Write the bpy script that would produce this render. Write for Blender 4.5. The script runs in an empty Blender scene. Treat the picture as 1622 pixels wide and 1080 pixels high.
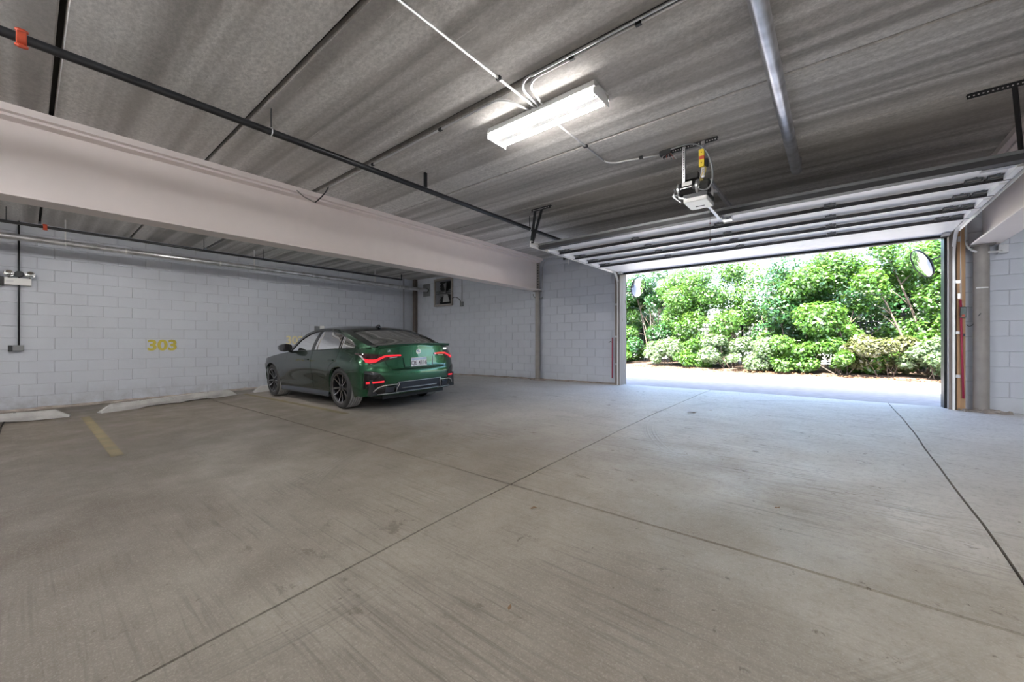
import bpy, math, random
import numpy as np
from mathutils import Matrix, Vector

random.seed(7)
np.random.seed(7)
PI = math.pi
scene = bpy.context.scene
col = scene.collection

# ------------------------------------------------------------------ camera, light, exposure
H = 0.92                       # eye height above the door threshold
cam_d = bpy.data.cameras.new('camera')
cam = bpy.data.objects.new('camera', cam_d)
col.objects.link(cam)
cam.location = (0, 0, H)
cam.rotation_euler = (PI / 2, 0, math.radians(39.24))
cam_d.sensor_width = 36
cam_d.lens = 36 * 628 / 1622
cam_d.shift_y = 4 / 1622
cam_d.clip_start = 0.02
cam_d.clip_end = 300
scene.camera = cam

vs = scene.view_settings
vs.view_transform = 'Standard'
vs.look = 'None'
vs.gamma = 1
vs.use_curve_mapping = False
vs.exposure = 1.1

SUN_ELEV = math.radians(59)
world = bpy.data.worlds.new('sky')
scene.world = world
world.use_nodes = True
wn = world.node_tree
bg = wn.nodes['Background']
sky = wn.nodes.new('ShaderNodeTexSky')
sky.sky_type = 'NISHITA'
sky.sun_disc = False
sky.sun_elevation = SUN_ELEV
sky.sun_rotation = math.radians(190)
sky.air_density = 1.0
sky.dust_density = 3.0
sky.ozone_density = 1.0
wn.links.new(sky.outputs[0], bg.inputs[0])
bg.inputs[1].default_value = 0.7

sun_d = bpy.data.lights.new('sun', 'SUN')
sun_d.energy = 21.0
sun_d.angle = math.radians(0.6)
sun_d.color = (1.0, 0.96, 0.9)
sun = bpy.data.objects.new('sun', sun_d)
col.objects.link(sun)
# the sun stands behind the building (towards -Y) and shines over its roof onto the hedge
sd = Vector((0.12, math.cos(SUN_ELEV), -math.sin(SUN_ELEV))).normalized()
sun.rotation_euler = sd.to_track_quat('-Z', 'Y').to_euler()

TUBE_POWER = 60.0              # emission strength of the fluorescent tubes

# ------------------------------------------------------------------ materials
def new_mat(name):
    m = bpy.data.materials.new(name)
    m.use_nodes = True
    return m, m.node_tree.nodes, m.node_tree.links, m.node_tree.nodes['Principled BSDF']

def simple(name, color, rough=0.5, metal=0.0, emit=None, es=0.0, coat=0.0, spec=0.5, bump=0.0, bscale=60.0, var=0.0):
    m, n, l, b = new_mat(name)
    b.inputs['Base Color'].default_value = (*color, 1)
    b.inputs['Roughness'].default_value = rough
    b.inputs['Metallic'].default_value = metal
    b.inputs['Specular IOR Level'].default_value = spec
    if coat:
        b.inputs['Coat Weight'].default_value = coat
        b.inputs['Coat Roughness'].default_value = 0.03
    if emit:
        b.inputs['Emission Color'].default_value = (*emit, 1)
        b.inputs['Emission Strength'].default_value = es
    tc = n.new('ShaderNodeTexCoord')
    if var:
        nz = n.new('ShaderNodeTexNoise'); nz.inputs['Scale'].default_value = 6
        nz.inputs['Detail'].default_value = 6
        l.new(tc.outputs['Object'], nz.inputs['Vector'])
        mp = n.new('ShaderNodeMapRange')
        mp.inputs['From Min'].default_value = .3; mp.inputs['From Max'].default_value = .7
        mp.inputs['To Min'].default_value = 1 - var; mp.inputs['To Max'].default_value = 1 + var
        l.new(nz.outputs['Fac'], mp.inputs['Value'])
        hs = n.new('ShaderNodeHueSaturation'); hs.inputs['Color'].default_value = (*color, 1)
        l.new(mp.outputs['Result'], hs.inputs['Value'])
        l.new(hs.outputs['Color'], b.inputs['Base Color'])
    if bump:
        nz = n.new('ShaderNodeTexNoise'); nz.inputs['Scale'].default_value = bscale
        l.new(tc.outputs['Object'], nz.inputs['Vector'])
        bp = n.new('ShaderNodeBump'); bp.inputs['Strength'].default_value = bump
        bp.inputs['Distance'].default_value = 0.01
        l.new(nz.outputs['Fac'], bp.inputs['Height'])
        l.new(bp.outputs['Normal'], b.inputs['Normal'])
    return m

def node_noise(n, l, vec, scale, detail=5, rough=.55, dist=0.0):
    nz = n.new('ShaderNodeTexNoise')
    nz.inputs['Scale'].default_value = scale
    nz.inputs['Detail'].default_value = detail
    nz.inputs['Roughness'].default_value = rough
    nz.inputs['Distortion'].default_value = dist
    l.new(vec, nz.inputs['Vector'])
    return nz.outputs['Fac']

def node_map(n, l, vec, scale=(1, 1, 1), rot=(0, 0, 0), loc=(0, 0, 0)):
    mp = n.new('ShaderNodeMapping')
    mp.inputs['Scale'].default_value = scale
    mp.inputs['Rotation'].default_value = rot
    mp.inputs['Location'].default_value = loc
    l.new(vec, mp.inputs['Vector'])
    return mp.outputs['Vector']

def ramp(n, l, fac, a, b, lo=0.0, hi=1.0):
    mp = n.new('ShaderNodeMapRange')
    mp.inputs['From Min'].default_value = a; mp.inputs['From Max'].default_value = b
    mp.inputs['To Min'].default_value = lo; mp.inputs['To Max'].default_value = hi
    l.new(fac, mp.inputs['Value'])
    return mp.outputs['Result']

def mix(n, l, fac, a, b, mode='MIX'):
    mx = n.new('ShaderNodeMix'); mx.data_type = 'RGBA'; mx.blend_type = mode
    def put(s, v):
        if isinstance(v, (tuple, list)): s.default_value = (*v, 1) if len(v) == 3 else v
        elif isinstance(v, float): s.default_value = v
        else: l.new(v, s)
    put(mx.inputs[0], fac); put(mx.inputs[6], a); put(mx.inputs[7], b)
    return mx.outputs[2]

def math_n(n, l, op, a, b=None):
    m = n.new('ShaderNodeMath'); m.operation = op
    for i, v in enumerate((a, b)):
        if v is None: continue
        if isinstance(v, (int, float)): m.inputs[i].default_value = v
        else: l.new(v, m.inputs[i])
    return m.outputs[0]

def bump_to(n, l, b, h, strength, dist=0.01):
    bp = n.new('ShaderNodeBump'); bp.inputs['Strength'].default_value = strength
    bp.inputs['Distance'].default_value = dist
    l.new(h, bp.inputs['Height']); l.new(bp.outputs['Normal'], b.inputs['Normal'])

def geo_pos(n):
    return n.new('ShaderNodeNewGeometry').outputs['Position']

# --- broom-finished concrete floor with tyre scuffs and stains
def make_floor_mat():
    m, n, l, b = new_mat('garage_floor_concrete')
    p = geo_pos(n)
    big = node_noise(n, l, p, 0.45, 4, .5)
    med = node_noise(n, l, p, 2.2, 8, .65)
    fine = node_noise(n, l, p, 28, 10, .75)
    spk = node_noise(n, l, p, 110, 4, .8)
    c = mix(n, l, ramp(n, l, big, .35, .65), (.29, .248, .192), (.50, .455, .385))
    c = mix(n, l, ramp(n, l, med, .35, .7, 0, .45), c, (.18, .15, .112))
    # tyre dirt mixed with painted shade in the bays, painted daylight towards the door
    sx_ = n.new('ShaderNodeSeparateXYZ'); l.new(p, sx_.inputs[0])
    dirt_shade = math_n(n, l, 'ADD', math_n(n, l, 'ADD', sx_.outputs[0], math_n(n, l, 'MULTIPLY', sx_.outputs[1], 1.1)), math_n(n, l, 'MULTIPLY', big, 3.0))
    c = mix(n, l, ramp(n, l, dirt_shade, -2.6, 6.4, .93, 0), c, (.060, .045, .031))
    c = mix(n, l, ramp(n, l, sx_.outputs[1], 2.6, 6.4, 0, .75), c, (.70, .695, .69))  # whitened near the door: incoming daylight put into the floor colour
    c = mix(n, l, ramp(n, l, fine, .48, .72, 0, .5), c, (.14, .115, .085))
    c = mix(n, l, ramp(n, l, spk, .35, .5, .22, 0), c, (.5, .47, .43))
    # straight and turning tyre scuffs: stretched noise in several headings, masked into patches
    for i, (ang, sc, ms, off, amt) in enumerate(((.2, 46, .5, 3.1, .42), (-.55, 40, .7, 8.7, .5), (1.35, 52, .45, 1.3, .5), (.95, 60, .8, 5.2, .5), (1.75, 56, .55, 11.4, .5))):
        v = node_map(n, l, p, (1.7, sc, 1), (0, 0, ang), (off, off, 0))
        s = node_noise(n, l, v, 1.0, 3, .6, .6)
        mk = node_noise(n, l, node_map(n, l, p, (1, 1, 1), (0, 0, ang), (off * 3, 0, 0)), ms, 3, .5)
        f = math_n(n, l, 'MULTIPLY', ramp(n, l, s, .54, .68), ramp(n, l, mk, .5, .66, 0, amt))
        c = mix(n, l, f, c, (.07, .056, .042))
    for i, (cx, cy, rr) in enumerate(((-1.6, 3.2, 2.3), (-4.5, 1.0, 2.9), (.8, 5.4, 2.6), (-6.5, 0.2, 3.4))):
        v = node_map(n, l, p, (1, 1, 1), (0, 0, 0), (-cx, -cy, 0))
        ln = n.new('ShaderNodeVectorMath'); ln.operation = 'LENGTH'
        sx = n.new('ShaderNodeVectorMath'); sx.operation = 'MULTIPLY'; sx.inputs[1].default_value = (1, 1, 0)
        l.new(v, sx.inputs[0]); l.new(sx.outputs[0], ln.inputs[0])
        r = ln.outputs['Value']
        band = math_n(n, l, 'SUBTRACT', 1.0, ramp(n, l, math_n(n, l, 'ABSOLUTE', math_n(n, l, 'SUBTRACT', r, rr)), .0, .14))
        cmb = n.new('ShaderNodeCombineXYZ'); l.new(math_n(n, l, 'MULTIPLY', r, 55.0), cmb.inputs[0])
        grooves = node_noise(n, l, cmb.outputs[0], 1.0, 2, .5)
        patch = node_noise(n, l, p, .9, 2, .5)
        f = math_n(n, l, 'MULTIPLY', math_n(n, l, 'MULTIPLY', band, ramp(n, l, grooves, .45, .6)), ramp(n, l, patch, .46, .6, 0, .5))
        c = mix(n, l, f, c, (.06, .05, .038))
    # spalls and oil spots
    st = node_noise(n, l, node_map(n, l, p, (1, 1.6, 1), (0, 0, .5)), 3.3, 9, .75)
    c = mix(n, l, ramp(n, l, st, .61, .66, 0, .7), c, (.10, .075, .055))
    st2 = node_noise(n, l, node_map(n, l, p, (1.3, 1, 1), (0, 0, 1.1), (9, 4, 0)), 11, 6, .7)
    c = mix(n, l, ramp(n, l, st2, .66, .70, 0, .8), c, (.09, .065, .045))
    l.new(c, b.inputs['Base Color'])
    l.new(ramp(n, l, med, .3, .7, .42, .68), b.inputs['Roughness'])
    bump_to(n, l, b, math_n(n, l, 'ADD', math_n(n, l, 'MULTIPLY', fine, .7), math_n(n, l, 'MULTIPLY', spk, .5)), .22, .012)
    return m

# --- precast ceiling planks: mottled, with wide soft bands along the plank
def make_ceiling_mat():
    m, n, l, b = new_mat('precast_ceiling_concrete')
    p = geo_pos(n)
    band = node_noise(n, l, node_map(n, l, p, (.09, 3.9, 1)), 1.0, 2, .5, .4)
    band2 = node_noise(n, l, node_map(n, l, p, (.35, 17, 1)), 1.0, 3, .6, .3)
    mott = node_noise(n, l, node_map(n, l, p, (26, 40, 10), (0, 0, .5)), 1.0, 8, .8)
    big = node_noise(n, l, p, .8, 3, .5)
    c = mix(n, l, ramp(n, l, band, .40, .60), (.42, .40, .38), (.96, .94, .915))
    c = mix(n, l, ramp(n, l, band2, .4, .65, 0, .16), c, (.42, .41, .39))
    c = mix(n, l, ramp(n, l, mott, .4, .66, .45, 0), c, (.17, .16, .15))
    c = mix(n, l, ramp(n, l, big, .45, .7, 0, .35), c, (.66, .63, .61))
    scr = node_noise(n, l, node_map(n, l, p, (2.0, 60, 1), (0, 0, -.75)), 1.0, 2, .5)
    msk = node_noise(n, l, p, .9, 2, .5)
    f = math_n(n, l, 'MULTIPLY', ramp(n, l, scr, .68, .74), ramp(n, l, msk, .5, .65, 0, .8))
    c = mix(n, l, f, c, (.82, .80, .78))
    l.new(c, b.inputs['Base Color'])
    b.inputs['Roughness'].default_value = .85
    bump_to(n, l, b, mott, .35, .01)
    return m

# --- painted concrete block
def make_block_mat():
    m, n, l, b = new_mat('painted_block_paint')
    p = geo_pos(n)
    oi = n.new('ShaderNodeObjectInfo')
    c = mix(n, l, ramp(n, l, oi.outputs['Random'], 0, 1), (.555, .585, .655), (.57, .60, .665))
    a = node_noise(n, l, p, 1.4, 6, .6)
    c = mix(n, l, ramp(n, l, a, .4, .7, 0, .3), c, (.48, .50, .56))
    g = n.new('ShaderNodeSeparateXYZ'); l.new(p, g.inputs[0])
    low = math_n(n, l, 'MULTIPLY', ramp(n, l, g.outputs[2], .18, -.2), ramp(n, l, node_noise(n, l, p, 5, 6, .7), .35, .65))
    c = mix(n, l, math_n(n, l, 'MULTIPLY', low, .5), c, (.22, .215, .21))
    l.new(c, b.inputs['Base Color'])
    b.inputs['Roughness'].default_value = .55
    f1 = node_noise(n, l, p, 90, 5, .7)
    f2 = node_noise(n, l, p, 18, 4, .6)
    bump_to(n, l, b, math_n(n, l, 'ADD', f1, f2), .35, .006)
    return m

def make_wood(name, c1, c2):
    m, n, l, b = new_mat(name)
    tc = n.new('ShaderNodeTexCoord')
    v = node_map(n, l, tc.outputs['Object'], (22, 22, 1.3))
    a = node_noise(n, l, v, 1.0, 5, .6, 1.5)
    k = n.new('ShaderNodeTexVoronoi'); k.inputs['Scale'].default_value = 1.0
    l.new(node_map(n, l, tc.outputs['Object'], (7, 7, 2.6)), k.inputs['Vector'])
    c = mix(n, l, ramp(n, l, a, .35, .65), c1, c2)
    c = mix(n, l, ramp(n, l, k.outputs['Distance'], .05, .16, .8, 0), c, (.09, .05, .025))
    l.new(c, b.inputs['Base Color'])
    b.inputs['Roughness'].default_value = .7
    return m

def make_glass(name, tint, refl=.06):
    m = bpy.data.materials.new(name); m.use_nodes = True
    n = m.node_tree.nodes; l = m.node_tree.links
    n.clear()
    out = n.new('ShaderNodeOutputMaterial')
    tr = n.new('ShaderNodeBsdfTransparent'); tr.inputs[0].default_value = (*tint, 1)
    gl = n.new('ShaderNodeBsdfGlossy'); gl.inputs['Roughness'].default_value = .02
    gl.inputs[0].default_value = (1, 1, 1, 1)
    fr = n.new('ShaderNodeFresnel'); fr.inputs[0].default_value = 1.5
    mx = n.new('ShaderNodeMixShader')
    l.new(ramp(n, l, fr.outputs[0], 0, 1, refl, 1), mx.inputs[0])
    l.new(tr.outputs[0], mx.inputs[1]); l.new(gl.outputs[0], mx.inputs[2])
    l.new(mx.outputs[0], out.inputs[0])
    return m

def make_paint():
    m, n, l, b = new_mat('metallic_green_car_paint')
    lw = n.new('ShaderNodeLayerWeight'); lw.inputs[0].default_value = .35
    c = mix(n, l, ramp(n, l, lw.outputs['Facing'], .15, .55), (.016, .105, .045), (.0015, .005, .006))
    l.new(c, b.inputs['Base Color'])
    b.inputs['Metallic'].default_value = .55
    b.inputs['Roughness'].default_value = .24
    b.inputs['Coat Weight'].default_value = .75
    b.inputs['Coat Roughness'].default_value = .02
    return m

def make_leaf(name, c1, c2):
    m = bpy.data.materials.new(name); m.use_nodes = True
    n = m.node_tree.nodes; l = m.node_tree.links
    b = n['Principled BSDF']; out = n['Material Output']
    p = geo_pos(n)
    a = node_noise(n, l, p, 9, 2, .6)
    c = mix(n, l, ramp(n, l, a, .35, .65), c1, c2)
    l.new(c, b.inputs['Base Color'])
    b.inputs['Roughness'].default_value = .30
    b.inputs['Specular IOR Level'].default_value = 1.0
    tl = n.new('ShaderNodeBsdfTranslucent')
    l.new(mix(n, l, .5, c, (.35, .55, .06)), tl.inputs[0])
    mx = n.new('ShaderNodeMixShader'); mx.inputs[0].default_value = .22
    l.new(b.outputs[0], mx.inputs[1]); l.new(tl.outputs[0], mx.inputs[2])
    l.new(mx.outputs[0], out.inputs[0])
    return m

M = {}
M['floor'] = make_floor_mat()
M['ceil'] = make_ceiling_mat()
M['block'] = make_block_mat()
M['joint'] = simple('dark_joint', (.02, .018, .016), .9)
M['mortar'] = simple('painted_mortar', (.47, .49, .545), .8, bump=.3)
M['gap'] = simple('dark_ceiling_gap', (.035, .032, .03), .95)
M['plaster'] = simple('plain_block_wall', (.6, .61, .64), .7, bump=.2, var=.1)
M['beam'] = simple('beam_pink_beige_paint', (.86, .775, .74), .42, bump=.04, bscale=9, var=.015)
M['beamcol'] = simple('column_taupe_paint', (.30, .275, .255), .5, var=.12)
M['steel'] = simple('galvanised_steel', (.58, .59, .61), .34, .85, var=.14)
M['steel_b'] = simple('bright_galvanised_steel', (.80, .80, .80), .42, .55, var=.06)
M['white_t'] = simple('white_track_steel', (.85, .84, .82), .4, .2)
M['dark'] = simple('dark_steel', (.045, .047, .05), .45, .6, var=.2)
M['blackpipe'] = simple('black_pipe_paint', (.035, .036, .04), .3, .35, var=.2)
M['gpipe'] = simple('aged_galvanised_pipe', (.58, .59, .61), .3, .85, var=.3)
M['red'] = simple('orange_red_enamel', (.55, .08, .035), .45)
M['redrod'] = simple('raspberry_red_plastic', (.42, .03, .08), .4)
M['white'] = simple('white_enamel', (.86, .86, .85), .35)
M['doorwhite'] = simple('door_panel_white', (.93, .92, .93), .45, var=.03)
M['doorgrey'] = simple('door_rail_grey', (.055, .055, .06), .5, .2)
M['rubber'] = simple('black_rubber', (.018, .018, .018), .7)
M['tyre'] = simple('tyre_rubber', (.022, .022, .023), .62, bump=.1)
M['tread'] = simple('lit_tread', (.42, .41, .41), .75)  # pale tone puts door light into the colour of the tread ribs
M['yellow'] = simple('yellow_plastic', (.75, .55, .03), .4)
M['greenbox'] = simple('dark_green_plastic', (.01, .05, .04), .35)
M['greybox'] = simple('grey_electrical_box', (.22, .23, .24), .45, .4)
M['lightbox'] = simple('pale_plastic', (.72, .72, .73), .4)
M['tube'] = simple('glowing_tube', (1, 1, 1), .4, emit=(1.0, .97, .93), es=TUBE_POWER)
M['fill_mid'] = simple('glowing_fill_tube', (1, 1, 1), .4, emit=(.93, .96, 1.0), es=TUBE_POWER * 2.2)  # boosted emission for an added fill batten near the beam
M['tube_main'] = simple('glowing_main_tube', (1, 1, 1), .4, emit=(1.0, .96, .92), es=TUBE_POWER * .5)
M['fill_hi'] = simple('glowing_strong_fill_tube', (1, 1, 1), .4, emit=(.93, .96, 1.0), es=TUBE_POWER * 3.6)  # strongest emission, for the added fill battens of the right bay
M['wood'] = make_wood('pine_stud', (.52, .33, .18), (.40, .235, .12))
M['woodgrey'] = make_wood('weathered_stud', (.30, .26, .23), (.21, .175, .15))
M['stop'] = simple('concrete_wheel_stop', (.36, .355, .35), .8, bump=.5, bscale=40, var=.15)
M['stripe'] = simple('faded_yellow_line', (.15, .12, .062), .75, var=.25)
M['num1'] = simple('stencil_yellow', (.50, .42, .06), .6, var=.1)
M['num2'] = simple('stencil_pale_yellow', (.78, .70, .42), .6, var=.1)
M['asphalt'] = simple('driveway_concrete', (.29, .275, .275), .9, bump=.3, bscale=30, var=.12)
M['soil'] = simple('mulch_soil', (.10, .065, .045), .95, bump=1.0, bscale=25, var=.5)
M['lawn'] = simple('far_lawn', (.22, .30, .10), .95, bump=.5, var=.2)
M['bark'] = simple('bark', (.13, .10, .08), .9, bump=.6, bscale=30, var=.3)
M['iron'] = simple('black_iron', (.02, .02, .022), .5, .5)
M['roof'] = simple('roof_edge', (.45, .44, .43), .8)
M['rubble'] = simple('concrete_rubble', (.34, .30, .27), .95, bump=.8, bscale=30, var=.3)
M['chrome'] = simple('polished_silver', (.78, .79, .80), .16, 1.0)
M['mirror'] = simple('mirror_silver', (.88, .9, .92), .03, 1.0)
M['paint'] = make_paint()
M['gloss'] = simple('gloss_black', (.008, .008, .010), .08, 0, coat=.5)
M['trim'] = simple('satin_grey_trim', (.42, .43, .45), .3, .9)
M['diffuser'] = simple('dark_blue_grey_plastic', (.035, .042, .058), .35, .2)
M['glass'] = make_glass('tinted_window', (.50, .58, .58), .04)
M['rearglass'] = make_glass('tinted_rear_window', (.36, .40, .39), .03)
M['tail'] = simple('tail_lamp_red', (.62, .008, .018), .12, 0, coat=1.0, emit=(1, .03, .05), es=.35)
M['taildark'] = simple('tail_lamp_smoked', (.05, .012, .016), .08, 0, coat=1.0)
M['tailclear'] = simple('tail_lamp_clear', (.62, .58, .62), .1, 0, coat=1.0)
M['tan'] = simple('tan_leather', (.33, .20, .11), .55)
M['interior'] = simple('dark_interior', (.02, .02, .021), .7)
M['alloy'] = simple('machined_alloy', (.62, .62, .63), .22, 1.0)
M['darkalloy'] = simple('dark_alloy', (.03, .03, .033), .3, .7)
M['plate'] = simple('licence_plate_white', (.82, .82, .86), .4)
M['plateband'] = simple('licence_plate_pale_blue', (.55, .64, .82), .4)
M['ink'] = simple('plate_ink', (.16, .12, .16), .5)
M['blue'] = simple('emblem_blue', (.05, .16, .42), .2, coat=1.0)
M['leaf_a'] = make_leaf('fresh_green_leaf', (.03, .10, .012), (.085, .19, .03))
M['leaf_b'] = make_leaf('deep_green_leaf', (.012, .055, .018), (.035, .12, .035))
M['leaf_c'] = make_leaf('pale_grey_green_leaf', (.07, .13, .055), (.19, .26, .14))
M['leaf_d'] = make_leaf('bronze_green_leaf', (.07, .075, .03), (.15, .145, .075))
M['dry'] = simple('dry_brown_leaf', (.16, .09, .04), .8)

# ------------------------------------------------------------------ mesh helpers
class MB:
    def __init__(self):
        self.v = []; self.f = []; self.m = []
    def add(self, vs, fs, mi=0):
        o = len(self.v)
        self.v += [tuple(p) for p in vs]
        self.f += [tuple(i + o for i in f) for f in fs]
        self.m += [mi] * len(fs)
        return self
    def box(self, x0, x1, y0, y1, z0, z1, mi=0, mat=None):
        vs = [(x0, y0, z0), (x1, y0, z0), (x1, y1, z0), (x0, y1, z0), (x0, y0, z1), (x1, y0, z1), (x1, y1, z1), (x0, y1, z1)]
        if mat is not None: vs = [mat @ Vector(p) for p in vs]
        return self.add(vs, [(0, 3, 2, 1), (4, 5, 6, 7), (0, 1, 5, 4), (1, 2, 6, 5), (2, 3, 7, 6), (3, 0, 4, 7)], mi)
    def bar(self, a, b, w, h, mi=0, up=(0, 0, 1)):
        a = Vector(a); b = Vector(b); d = b - a; L = d.length; d.normalize()
        u = Vector(up)
        if abs(d.dot(u)) > .98: u = Vector((1, 0, 0))
        s = d.cross(u).normalized(); t = s.cross(d).normalized()
        vs = []
        for q in (a, b):
            for (i, j) in ((-1, -1), (1, -1), (1, 1), (-1, 1)):
                vs.append(q + s * (w / 2 * i) + t * (h / 2 * j))
        return self.add(vs, [(0, 3, 2, 1), (4, 5, 6, 7), (0, 1, 5, 4), (1, 2, 6, 5), (2, 3, 7, 6), (3, 0, 4, 7)], mi)
    def tube(self, pts, r, n=12, mi=0, caps=True):
        pts = [Vector(p) for p in pts]
        rs = r if isinstance(r, (list, tuple)) else [r] * len(pts)
        vs = []; prev = None
        for i, p in enumerate(pts):
            if i == 0: d = pts[1] - p
            elif i == len(pts) - 1: d = p - pts[i - 1]
            else: d = (pts[i + 1] - p).normalized() + (p - pts[i - 1]).normalized()
            d.normalize()
            if prev is None:
                u = Vector((0, 0, 1)) if abs(d.z) < .9 else Vector((1, 0, 0))
                s = d.cross(u).normalized()
            else:
                s = (prev - d * prev.dot(d)).normalized()
            prev = s
            t = d.cross(s)
            for k in range(n):
                a = 2 * PI * k / n
                vs.append(p + (s * math.cos(a) + t * math.sin(a)) * rs[i])
        fs = []
        for i in range(len(pts) - 1):
            for k in range(n):
                k2 = (k + 1) % n
                fs.append((i * n + k, i * n + k2, (i + 1) * n + k2, (i + 1) * n + k))
        if caps:
            fs.append(tuple(reversed(range(n))))
            fs.append(tuple(range((len(pts) - 1) * n, len(pts) * n)))
        return self.add(vs, fs, mi)
    def lathe(self, prof, n=32, mat=None, mi=0, close=False):
        # prof: (radius, height) pairs about local z
        vs = []; fs = []
        for (r, h) in prof:
            for k in range(n):
                a = 2 * PI * k / n
                vs.append(Vector((r * math.cos(a), r * math.sin(a), h)))
        if mat is not None: vs = [mat @ p for p in vs]
        m = len(prof)
        for i in range(m if close else m - 1):
            j = (i + 1) % m
            for k in range(n):
                k2 = (k + 1) % n
                fs.append((i * n + k, i * n + k2, j * n + k2, j * n + k))
        return self.add(vs, fs, mi)
    def prism(self, poly, z0, z1, mat=None, mi=0):
        n = len(poly)
        vs = [Vector((x, y, z0)) for x, y in poly] + [Vector((x, y, z1)) for x, y in poly]
        if mat is not None: vs = [mat @ p for p in vs]
        fs = [tuple(reversed(range(n))), tuple(range(n, 2 * n))] + [(i, (i + 1) % n, (i + 1) % n + n, i + n) for i in range(n)]
        return self.add(vs, fs, mi)
    def grid(self, rows, mi=0, flip=False):
        m = len(rows); n = len(rows[0])
        vs = [p for r in rows for p in r]
        fs = []
        for i in range(m - 1):
            for j in range(n - 1):
                q = (i * n + j, i * n + j + 1, (i + 1) * n + j + 1, (i + 1) * n + j)
                fs.append(tuple(reversed(q)) if flip else q)
        return self.add(vs, fs, mi)
    def build(self, name, mat, parent=None, smooth=False, bevel=0, auto=None, recalc=False):
        me = bpy.data.meshes.new(name)
        me.from_pydata([tuple(p) for p in self.v], [], self.f)
        mats = mat if isinstance(mat, (list, tuple)) else [mat]
        for x in mats: me.materials.append(x)
        if len(mats) > 1: me.polygons.foreach_set('material_index', self.m)
        if smooth: me.polygons.foreach_set('use_smooth', [True] * len(me.polygons))
        me.update()
        if recalc or auto is not None:
            import bmesh
            bm = bmesh.new(); bm.from_mesh(me)
            if recalc:
                bmesh.ops.remove_doubles(bm, verts=bm.verts, dist=1e-5)
                bmesh.ops.recalc_face_normals(bm, faces=bm.faces)
            if auto is not None:
                for e in bm.edges:
                    if len(e.link_faces) == 2 and e.calc_face_angle(0) > auto: e.smooth = False
            bm.to_mesh(me); bm.free()
        o = bpy.data.objects.new(name, me)
        col.objects.link(o)
        if parent is not None: o.parent = parent
        if bevel:
            bv = o.modifiers.new('bevel', 'BEVEL'); bv.width = bevel; bv.segments = 2; bv.limit_method = 'ANGLE'
        return o

def tag(o, label=None, cat=None, group=None, kind=None):
    if label: o['label'] = label
    if cat: o['category'] = cat
    if group: o['group'] = group
    if kind: o['kind'] = kind
    return o

def empty(name, loc=(0, 0, 0), rz=0.0):
    o = bpy.data.objects.new(name, None)
    o.location = loc; o.rotation_euler = (0, 0, rz); o.empty_display_size = .1
    col.objects.link(o)
    return o

def local(parent):
    """parts are modelled in world metres; shift them into the frame of an unrotated Empty"""
    return Matrix.Translation(parent.location).inverted()

def part(mb, name, mat, parent, **k):
    L = parent.location
    if parent.parent is None and (L.x or L.y or L.z):
        mb.v = [(p[0] - L.x, p[1] - L.y, p[2] - L.z) for p in mb.v]
    return mb.build(name, mat, parent, **k)

def subpart(mb, name, mat, parent, root, **k):
    L = root.location
    mb.v = [(p[0] - L.x, p[1] - L.y, p[2] - L.z) for p in mb.v]
    return mb.build(name, mat, parent, **k)

def arc(c, r, a0, a1, u, v, n=8):
    c = Vector(c); u = Vector(u); v = Vector(v)
    return [c + u * (r * math.cos(a0 + (a1 - a0) * i / n)) + v * (r * math.sin(a0 + (a1 - a0) * i / n)) for i in range(n + 1)]

def text_mesh(name, s, size, mat, matrix, parent=None, sx=1.0, bold=0.0, depth=0.001):
    cu = bpy.data.curves.new(name, 'FONT')
    cu.body = s; cu.size = size; cu.align_x = 'CENTER'; cu.align_y = 'CENTER'
    cu.offset = bold; cu.extrude = depth
    t = bpy.data.objects.new(name + '_tmp', cu)
    col.objects.link(t)
    dg = bpy.context.evaluated_depsgraph_get()
    me = bpy.data.meshes.new_from_object(t.evaluated_get(dg))
    bpy.data.objects.remove(t)
    me.transform(matrix @ Matrix.Diagonal((sx, 1, 1, 1)))
    me.materials.clear(); me.materials.append(mat)
    me.name = name
    o = bpy.data.objects.new(name, me); col.objects.link(o)
    if parent is not None: o.parent = parent
    return o

# ------------------------------------------------------------------ floor: gently warped slab panels
FQ = (0.9068, 0.0588, 0.0454, 0.3305, 0.4864, 0.1076, 0.528)
D = 8.2
XL = -10.92
def fz(X, Y):
    X = max(-11.0, min(2.6, X)); y = max(-.3, min(8.2, Y)) - D
    q = FQ
    return H - (q[0] + q[1] * X / 10 + q[2] * y / 10 + q[3] * X * y / 100 + q[4] * y * y / 100 + q[5] * X * X / 100 + q[6] * X * y * y / 1000)

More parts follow.
